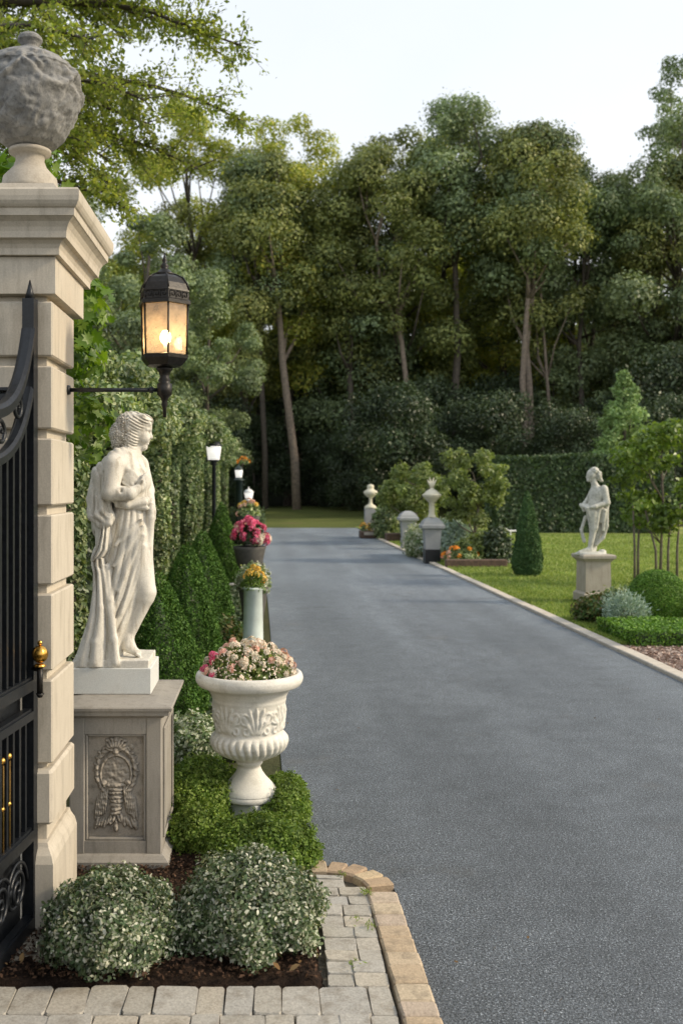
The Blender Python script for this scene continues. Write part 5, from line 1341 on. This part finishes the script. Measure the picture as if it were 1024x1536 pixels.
# small trees by the posts
def small_crown(seed, n, rx, rz, zc, rc):
    r = np.random.default_rng(seed); c = []; q = []
    for k in range(n):
        d = sph(1, r)[0]; f = r.uniform(.35, 1) ** .6; c.append((d[0] * rx * f, d[1] * rx * f, zc + d[2] * rz * f)); q.append(rc * r.uniform(.7, 1.3))
    return c, q
cc, cr = small_crown(51, 52, .74, .98, 1.62, .17)
leafy_tree('small_tree', 'pale green small tree with a loose crown beside the near grey post', 'tree', (4.55, 21.9, 0), [(.1, 0, -.02), (.0, 0, .6), (.08, .02, 1.2), (0, 0, 1.8)], range(0, 52, 3), cc, cr, 7000, .085, 'l_pale', T_RH, 52, 'barkgrey', trad=(.045, .015), lo=.3)
cc, cr = small_crown(53, 46, .98, .80, 1.55, .22)
leafy_tree('small_tree', 'rounded pale green tree behind the plain grey post', 'tree', (4.25, 28.6, 0), [(0, 0, -.02), (.0, 0, .6), (.05, .02, 1.2), (0, 0, 1.7)], range(0, 46, 3), cc, cr, 7000, .10, 'l_pale', T_RH, 54, 'barkgrey', trad=(.05, .02), lo=.3)
# clipped cone on the lawn
cone_bush(.285, 1.56, 20000, 75, .034, 'l_yew', 'yew_cone', 'slim dark clipped yew cone alone on the right lawn', (4.76, 18.3, 0), None, .16)
# garden statue on its pedestal
GX, GY = 4.60, 14.1
t = thing('garden_pedestal', 'square weathered stone pedestal on the right lawn', 'pedestal', (GX, GY, 0)); t.rotation_euler = (0, 0, .06)
m = MB(); e = lambda k, z: (-k, k, -k, k, z)
m.loft_rect([e(.182, .18), e(.176, .60)]); m.build('shaft', M['ped2'], t)
m = MB(); m.loft_rect([e(.215, -.02), e(.215, .15), e(.20, .165), e(.185, .179)]); m.build('base', M['ped2'], t)
m = MB(); m.loft_rect([e(.184, .601), e(.20, .625), e(.232, .65), e(.236, .685), e(.222, .70), e(.17, .707)]); m.build('cap', M['ped2'], t)
t = thing('garden_statue', 'pale stone statue of a child holding draped cloth on the lawn pedestal', 'statue', (GX - .01, GY, .708))
K2 = 332.0
def s2(u, v, y=0.0): return ((u - 455) / K2, y, (900 - v) / K2)
S = SDF((-.32, -.20, -.03), (.30, .20, 1.26), .0085); C = lambda a, b, r0, r1, k=.02: S.un(S.cone(a, b, r0, r1), k)
S.un(S.ell(s2(449, 532), (.066, .066, .082)), .01)
hr = np.minimum(S.ell(s2(462, 514, .0), (.068, .074, .058)), S.ell(s2(480, 532, .0), (.050, .068, .062)))
S.un(hr - .007 * np.sin(S.x * 110 + 2 * np.sin(S.z * 60)) * np.sin(S.z * 120 + 2 * np.sin(S.y * 70)), .006)
C(s2(484, 548, -.01), s2(497, 560, -.01), .036, .020); S.un(S.cone(s2(429, 530), s2(426, 545), .008, .012), .010); S.un(S.ell(s2(437, 556), (.034, .040, .030)), .016)
for sg in (-1, 1): S.sub(S.ell(s2(424, 530, sg * .024), (.010, .014, .008)), .008)
C(s2(458, 560), s2(470, 600), .042, .058); S.un(S.ell(s2(478, 622), (.098, .125, .115)), .03); C(s2(475, 620), s2(464, 700), .098, .105, .03)
C(s2(497, 598, -.09), s2(508, 660, -.12), .056, .044); C(s2(508, 662, -.12), s2(450, 680, -.145), .042, .03); C(s2(450, 680, -.15), s2(432, 682, -.15), .026, .02)
C(s2(470, 598, .09), s2(445, 650, .12), .046, .036); C(s2(445, 650, .12), s2(410, 676, .04), .034, .024)
for k_ in range(6): C(s2(402 + 3 * k_, 672 + 3 * k_, -.03 * k_ + .04), s2(520 - 2 * k_, 676 + 6 * k_, -.06 + .01 * k_), .022, .020, .014)
C(s2(405, 676, .0), s2(412, 700, -.02), .03, .02)
C(s2(448, 710, -.05), s2(452, 780, -.06), .085, .058); C(s2(452, 780, -.06), s2(436, 870, -.06), .052, .032)
C(s2(482, 710, .05), s2(492, 790, .03), .082, .056); C(s2(492, 790, .03), s2(468, 865, .05), .050, .032)
C(s2(436, 880, -.06), s2(385, 893, -.08), .04, .026); C(s2(468, 878, .05), s2(450, 893, .0), .036, .03)
for (a, b, r0, r1) in ((s2(425, 730, .03), s2(403, 790, .02), .026, .022), (s2(403, 790, .02), s2(415, 842, .0), .022, .026), (s2(512, 690, -.05), s2(514, 770, -.04), .036, .030), (s2(514, 770, -.04), s2(500, 825, -.03), .030, .026), (s2(500, 825, -.03), s2(468, 858, -.03), .026, .022), (s2(470, 700, -.10), s2(462, 780, -.10), .03, .02), (s2(500, 700, -.09), s2(495, 790, -.07), .03, .02)): C(a, b, r0, r1, .014)
for k_ in range(5): C(s2(420 + 18 * k_, 695, -.10 + .01 * k_), s2(436 + 12 * k_, 745 + 9 * (k_ % 3), -.10 + .01 * k_), .030, .016, .016)
S.un(S.ell(s2(445, 903), (.21, .17, .045)) - .008 * wob(S.P(), 3, 14, 2), .02); S.un(S.ell(s2(500, 890), (.05, .07, .03)), .02)
obj('figure', S.mesh('figure'), M['statue2'], t); del S
# planting round it
shrub('box_ball', 'clipped round boxwood ball at the right edge beyond the low hedge', 'topiary', (4.70, 12.05, 0), .335, .335, .335, 42000, .018, 'l_box', T_RH, 55, .008, 8, .95, .30)
t = box_hedge('low_hedge', 'low clipped boxwood hedge bordering the pink gravel', 3.70, 7.5, 10.15, 11.25, .19, 22000, .035, 'l_box', 56, lump=.025)
shrub('bed_shrub', 'rusty green low shrub in front of the garden pedestal', 'shrub', (4.05, 12.1, 0), .30, .35, .17, 5200, .05, 'l_rust', T_RH, 57, .22, 5, .45)
shrub('bed_shrub', 'grey-green shrub close against the garden pedestal', 'shrub', (4.62, 13.0, 0), .30, .25, .17, 3600, .055, 'l_ivy', T_RH, 58, .22, 5, .45)
shrub('silver_shrub', 'silver-blue feathery shrub beside the boxwood ball', 'shrub', (4.12, 11.5, .03), .22, .22, .21, 4200, .05, 'l_silver', T_NE, 59, .28, 6, .4, None, .6, None, 'out')
shrub('bed_shrub', 'reddish leafy plant at the right edge behind the low hedge', 'shrub', (5.25, 11.6, .03), .2, .2, .25, 1500, .05, 'l_rust', T_RH, 60, .22, 5, .45)
# multi-stem small tree at the right edge
r = np.random.default_rng(77); cc = []; cr = []
for k in range(52):
    z = r.uniform(.95, 2.62); w_ = .85 * math.sin(min(1, (z - .75) / 1.0) * 1.5) * (1 if z < 2.1 else max(.25, 1 - (z - 2.1) * 1.2)); an = r.uniform(0, 6.28); f = math.sqrt(r.uniform(0, 1))
    cc.append((w_ * f * math.cos(an) + .05, w_ * f * math.sin(an), z)); cr.append(r.uniform(.12, .24))
t = leafy_tree('multi_stem_tree', 'glossy green multi-stemmed small tree at the right edge behind the boxwood ball', 'tree', (6.52, 16.6, 0), [(0, 0, -.02), (.02, 0, .7), (.05, 0, 1.4), (.02, 0, 2.2)], range(0, 52, 4), cc, cr, 5200, .085, 'l_fresh', T_OV, 78, 'barkgrey', trad=(.03, .012), lo=.25, flat=.7)
for k, (dx, dy, tx) in enumerate([(-.42, .0, -.45), (-.33, .1, -.28), (.15, .05, .22), (-.1, -.1, -.32), (.32, .1, .4)]):
    m = MB(); m.tube([(dx, dy, -.02), (dx * .95 + tx * .05, dy, .6), (tx, dy * 1.5, 1.35)], [.024, .02, .012], 7); m.build('stem', M['barkgrey'], t)
# white garden lounger far on the lawn
t = thing('garden_lounger', 'small low white garden lounger far back on the lawn', 'lounger', (8.35, 33.6, .02)); t.rotation_euler = (0, 0, .25)
m = MB(); m.box(-.33, .38, -.2, .2, .13, .17, .01); m.build('seat', M['whitepaint'], t)
m = MB(); m.add([(-.33, -.2, .171), (-.33, .2, .171), (-.52, .2, .30), (-.52, -.2, .30), (-.33, -.2, .14), (-.33, .2, .14), (-.545, .2, .28), (-.545, -.2, .28)], [(0, 1, 2, 3), (7, 6, 5, 4), (0, 3, 7, 4), (1, 5, 6, 2), (2, 6, 7, 3), (0, 4, 5, 1)]); m.build('backrest', M['whitepaint'], t)
for x in (-.28, .33):
    for y in (-.17, .17): m = MB(); m.box(x - .02, x + .02, y - .02, y + .02, 0, .129); m.build('leg', M['whitepaint'], t)

# ================================================================== WOODS
def forest_proto(seed, H, cb, W, n, leaf, mat, bark, trad, lean=0.0, ncl=46, fork=False):
    """tall woodland tree: bare bole, uneven crown of many clumps"""
    r = np.random.default_rng(seed); cc = []; cr = []
    for k in range(ncl):
        f = r.uniform(0, 1); z = cb + (H - cb) * f
        env = W * (math.sin(PI * min(1, .12 + .80 * f)) ** .7) * (1.0 if f < .72 else .55); an = r.uniform(0, 6.28); rad = env * (.35 + .65 * math.sqrt(r.uniform(0, 1)))
        q = r.uniform(.75, 1.55) * W / 5.0 * (1.0 if f < .75 else .75)
        cc.append((rad * math.cos(an) + lean * z / H, rad * math.sin(an), min(z, H - q * .7))); cr.append(q)
    trunk = [(lean * (k / 7) ** 1.5 + r.normal(0, .10) * (k > 0), r.normal(0, .1) * (k > 0), -.4 + (H * .86 + .4) * k / 7) for k in range(8)]
    return dict(trunk=trunk, cc=cc, cr=cr, n=n, leaf=leaf, mat=mat, bark=bark, trad=trad, seed=seed, ncl=ncl)
def place_proto(p, label, loc, name='forest_tree', group='tall trees of the wood'):
    return leafy_tree(name, label, 'tree', loc, p['trunk'], range(0, p['ncl'], 3), p['cc'], p['cr'], p['n'], p['leaf'], p['mat'], T_RH, p['seed'] + 1, p['bark'], group, p['trad'], .35, .68, .55, .42)
def hz(y): return -.05 + .42 * min(6, max(0, y - 58)) / 6 + max(0, (y - 64) * .20)
protos = [
    forest_proto(201, 22.5, 6.5, 5.6, 38000, .20, 'l_forest', 'bark', (.34, .08), .8),
    forest_proto(202, 24.0, 8.0, 5.4, 38000, .20, 'l_gold', 'bark', (.36, .08), -.6),
    forest_proto(203, 21.0, 5.5, 5.6, 38000, .20, 'l_forest2', 'bark', (.32, .08), .5),
    forest_proto(204, 24.5, 8.5, 5.2, 38000, .20, 'l_forest', 'bark', (.36, .09), -.5),
    forest_proto(205, 19.0, 4.5, 5.2, 38000, .20, 'l_forest2', 'bark', (.30, .08), .3),
]
# (proto, X, depth, rot, scale, label)
front = [
    (1, -4.3, 62.5, .3, 1.06, 'tall yellow-green tree crowning the wood above the ivy columns'),
    (0, -1.4, 60.8, 1.2, .98, 'dark tall tree standing over the end of the drive'),
    (1, 1.35, 62.2, 2.0, 1.0, 'tall dark tree rising behind the long curved trunk'),
    (2, 5.0, 62.0, .7, 1.02, 'grey-green tall tree above the far ball-topped post'),
    (0, 8.3, 61.0, 2.7, 1.04, 'tall dark tree above the pale small trees'),
    (1, 11.2, 63.5, 4.1, 1.04, 'golden-topped tree at the highest point of the wood'),
    (1, 15.2, 63.0, .2, .93, 'tall dark tree rising behind the pale twin trunks'),
    (2, 19.0, 61.5, 3.9, 1.02, 'broad grey-green tree above the flat-topped hedge'),
    (4, 22.6, 58.5, 5.0, 1.08, 'dense dark tree above the garden statue'),
    (0, 26.2, 61.0, .9, 1.10, 'dark tree at the right edge of the wood'),
]
made = {}
allt = []
def put_tree(k, x, y, rot, s, label, group='tall trees of the wood'):
    loc = (x, y, hz(y))
    if k not in made:
        t = place_proto(protos[k], label, loc, group=group); t.rotation_euler = (0, 0, rot); t.scale = (s, s, s); made[k] = t
    else: t = dup(made[k], loc, rot, s, label, group)
    allt.append(t); return t
for a in front: put_tree(*a)
r_ = random.Random(9)
back_label = 'tall tree in the back rows of the wood, filling gaps between the front crowns'
for row, (yy, x0, x1, st) in enumerate([(69, -14, 32, 4.6), (77, -18, 38, 5.0), (88, -22, 44, 5.6)]):
    x = x0
    while x < x1:
        k = r_.choice([0, 2, 4, 0, 2, 1]); put_tree(k, x + r_.uniform(-1, 1), yy + r_.uniform(-2, 2), r_.uniform(0, 6), r_.uniform(.74, .90) * (1 - .03 * row), back_label, 'back rows of the wood'); x += st
# left group of rounded trees, nearer than the wood
p = forest_proto(211, 13.2, 3.0, 3.2, 30000, .15, 'l_forest2', 'bark', (.22, .06), .2, 44)
t = place_proto(p, 'rounded grey-green tree rising behind the lit lantern', (-5.2, 42, 0)); made['L'] = t
dup(t, (-7.8, 44.5, 0), 2.1, 1.12, 'rounded grey-green tree at far left, its crown touching the hanging oak boughs'); dup(t, (-2.9, 50.5, 0), 4.0, .95, 'rounded tree between the lantern and the curved pale trunk')
dup(t, (-11.5, 47, 0), 1.1, 1.2, 'rounded tall tree hidden mostly by the maple at the far left')
# tall slim tree at the upper right
p = forest_proto(212, 27.0, 8.0, 4.4, 34000, .20, 'l_forest2', 'bark', (.3, .06), .3, 70)
place_proto(p, 'tallest slim tree, its feathery top alone against the sky at right', (23.6, 57.5, 0))
# trees whose pale trunks show at the wood edge
def bx(px, d): return (px - 400) / 1500 * d
def by(y, d): return CAMZ + (730 - y) / 1500 * d
def edge_tree(label, y, pix, rad, mat, leafm, seed, ncl=36, crown=True, cw=3.3, n=20000):
    """trunk polyline given as (column, row) sight lines at depth y, with its own crown on top"""
    r = np.random.default_rng(seed); x0 = bx(pix[0][0], y); pts = [(bx(px_, y) - x0, r.normal(0, .05), by(py_, y)) for px_, py_ in pix]
    pts[0] = (pts[0][0], 0, hz(y) - .3); tx, ty_, tz = pts[-1]; cc = []; cr = []
    top = [(tx + r.normal(0, .3), r.normal(0, .3), tz + 2.5), (tx + r.normal(0, .4), .3, tz + 5.5)]
    for k in range(ncl):
        an = r.uniform(0, 6.28); f = r.uniform(0, 1); w_ = cw * math.sin(PI * min(1, .18 + f * .75)); q = math.sqrt(r.uniform(.05, 1)); cc.append((tx + w_ * q * math.cos(an), .5 + w_ * q * math.sin(an), tz - 1.2 + f * 8.6)); cr.append(r.uniform(.8, 1.45))
    return leafy_tree('forest_tree', label, 'tree', (x0, y, 0), pts + top, range(0, ncl, 3), cc, cr, n, .20, leafm, T_RH, seed + 1, mat, 'trees at the wood edge with bare trunks', (rad, rad * .45), .35, .68, .55, .42)
edge_tree('tree with a long pale trunk curving up from the grass past the drive', 57, [(446, 775), (442, 690), (432, 610), (424, 545), (421, 500), (416, 440)], .27, 'barkpale', 'l_forest', 501)
edge_tree('tree with a slim straight trunk just left of the long curved one', 57.6, [(398, 775), (397, 680), (393, 590), (390, 520), (388, 440)], .19, 'bark', 'l_forest2', 503)
edge_tree('left one of two trees with close pale trunks above the flat hedge', 55.5, [(787, 775), (786, 640), (783, 570), (786, 510), (791, 450), (793, 400)], .20, 'barkpale', 'l_forest', 505)
edge_tree('right one of two trees with close pale trunks above the flat hedge', 56, [(798, 775), (796, 640), (793, 570), (789, 520), (797, 450), (800, 390)], .24, 'barkpale', 'l_forest2', 507)
edge_tree('young tree with a thin trunk leaning right of the pale twin trunks', 56.5, [(832, 775), (826, 640), (820, 570), (815, 500)], .12, 'barkpale', 'l_forest', 509, 24, True, 2.6, 12000)
edge_tree('tree with a grey trunk in the middle of the wood above the pale small tree', 57.5, [(680, 775), (681, 600), (686, 530), (684, 470), (682, 400), (681, 350)], .25, 'bark', 'l_forest2', 511)
edge_tree('tree whose pale limb slants in the middle of the wood', 57, [(617, 775), (612, 600), (602, 512), (592, 485), (582, 455), (570, 430)], .17, 'barkpale', 'l_forest', 513)
edge_tree('tree with a dark trunk behind the far grey posts', 58.5, [(532, 775), (528, 640), (524, 560), (520, 470)], .22, 'bark', 'l_forest', 515)
edge_tree('tree with a dark trunk above the garden statue head', 58, [(872, 775), (872, 600), (868, 520), (874, 440)], .18, 'bark', 'l_forest2', 517)
edge_tree('tree with a dark trunk near the right edge of the wood', 57, [(1010, 775), (1004, 600), (1012, 520), (1020, 440)], .2, 'bark', 'l_forest', 519)
# understorey shrubs along the wood edge
def under(seed, rx, rz, n, mat): 
    r = np.random.default_rng(seed); c = []; q = []
    for k in range(26):
        d = sph(1, r, .2)[0]; f = r.uniform(.4, 1) ** .6; c.append((d[0] * rx * f, d[1] * rx * f * .8, rz * .55 + d[2] * rz * .5 * f)); q.append(rx * r.uniform(.22, .4))
    return c, q
cc, cr = under(301, 2.9, 6.4, 0, '')
U1 = leafy_tree('wood_edge_bush', 'large dark rounded bush at the wood edge behind the far posts', 'bush', (bx(600, 50), 50, 0), [(0, 0, 0), (.1, 0, 1.5), (0, 0, 3)], range(0, 26, 4), cc, cr, 20000, .16, 'l_under', T_RH, 302, group='dark bushes along the wood edge', trad=(.14, .06), lo=.4)
ub = [(700, 53, .9, 'dark bush at the wood edge above the pale small tree'), (770, 52, .95, 'dark bush behind the left end of the flat-topped hedge'), (860, 50, .8, 'dark bush behind the middle of the flat-topped hedge'),
      (540, 56, .75, 'low dark bush in the shadow at the end of the drive'), (1010, 46, .85, 'dark bush behind the multi-stemmed tree at the right edge'), (950, 54, 1.0, 'dark bush behind the soft pyramidal conifer'), (490, 60, .7, 'dark bush under the trees right of the curved trunk'),
      (640, 58, 1.15, 'tall dark bush deep in the wood above the far posts'), (740, 60, 1.2, 'tall dark bush under the pale twin trunks'), (380, 60, .85, 'dark bush past the end of the ivy hedge'), (1040, 52, 1.3, 'tall dark bush at the far right of the wood edge'), (300, 58, 1.1, 'dark bush hidden behind the ivy columns'), (445, 64, 1.1, 'dark bush deep in the wood behind the curved trunk')]
for k, (px_, d_, s_, lb) in enumerate(ub): dup(U1, (bx(px_, d_), d_, hz(d_) if d_ > 58 else 0), k * 1.3, s_, lb)
# soft pyramidal conifer behind the hedge
r = np.random.default_rng(88); cc = []; cr = []
for k in range(110):
    f = (k + r.uniform(0, 1)) / 110; w_ = 1.95 * (1 - f) ** .8; an = r.uniform(0, 6.28); q = math.sqrt(r.uniform(.05, 1)); cc.append((w_ * q * math.cos(an), w_ * q * math.sin(an), .4 + f * 6.0)); cr.append(.24 + .42 * (1 - f))
leafy_tree('soft_conifer', 'soft pyramidal yellow-green conifer behind the garden statue', 'tree', (bx(935, 42), 42, 0), [(0, 0, 0), (0, 0, 3), (0, 0, 6.2)], range(0, 110, 12), cc, cr, 30000, .12, 'l_confer', T_RH, 89, trad=(.16, .03), lo=.3, flat=.7)
# far wood that closes the view, one mass
r = np.random.default_rng(99); n = 90000
X = r.uniform(-60, 85, n); Y = r.uniform(94, 120, n); topz = 15.0 + 3.0 * np.sin(X * .23) + 2.0 * np.sin(X * .61 + 1) + .03 * X
Z = hz(94) - 4 + r.uniform(0, 1, n) ** .8 * (topz - 2)
P = np.stack([X, Y, Z], -1)
struct('far_wood', leaves('far_wood', P, np.tile([[0, -.6, .6]], (n, 1)), .8, T_RH, .9, r=r), M['l_forest'], 'stuff')
print('done', len(bpy.data.objects))
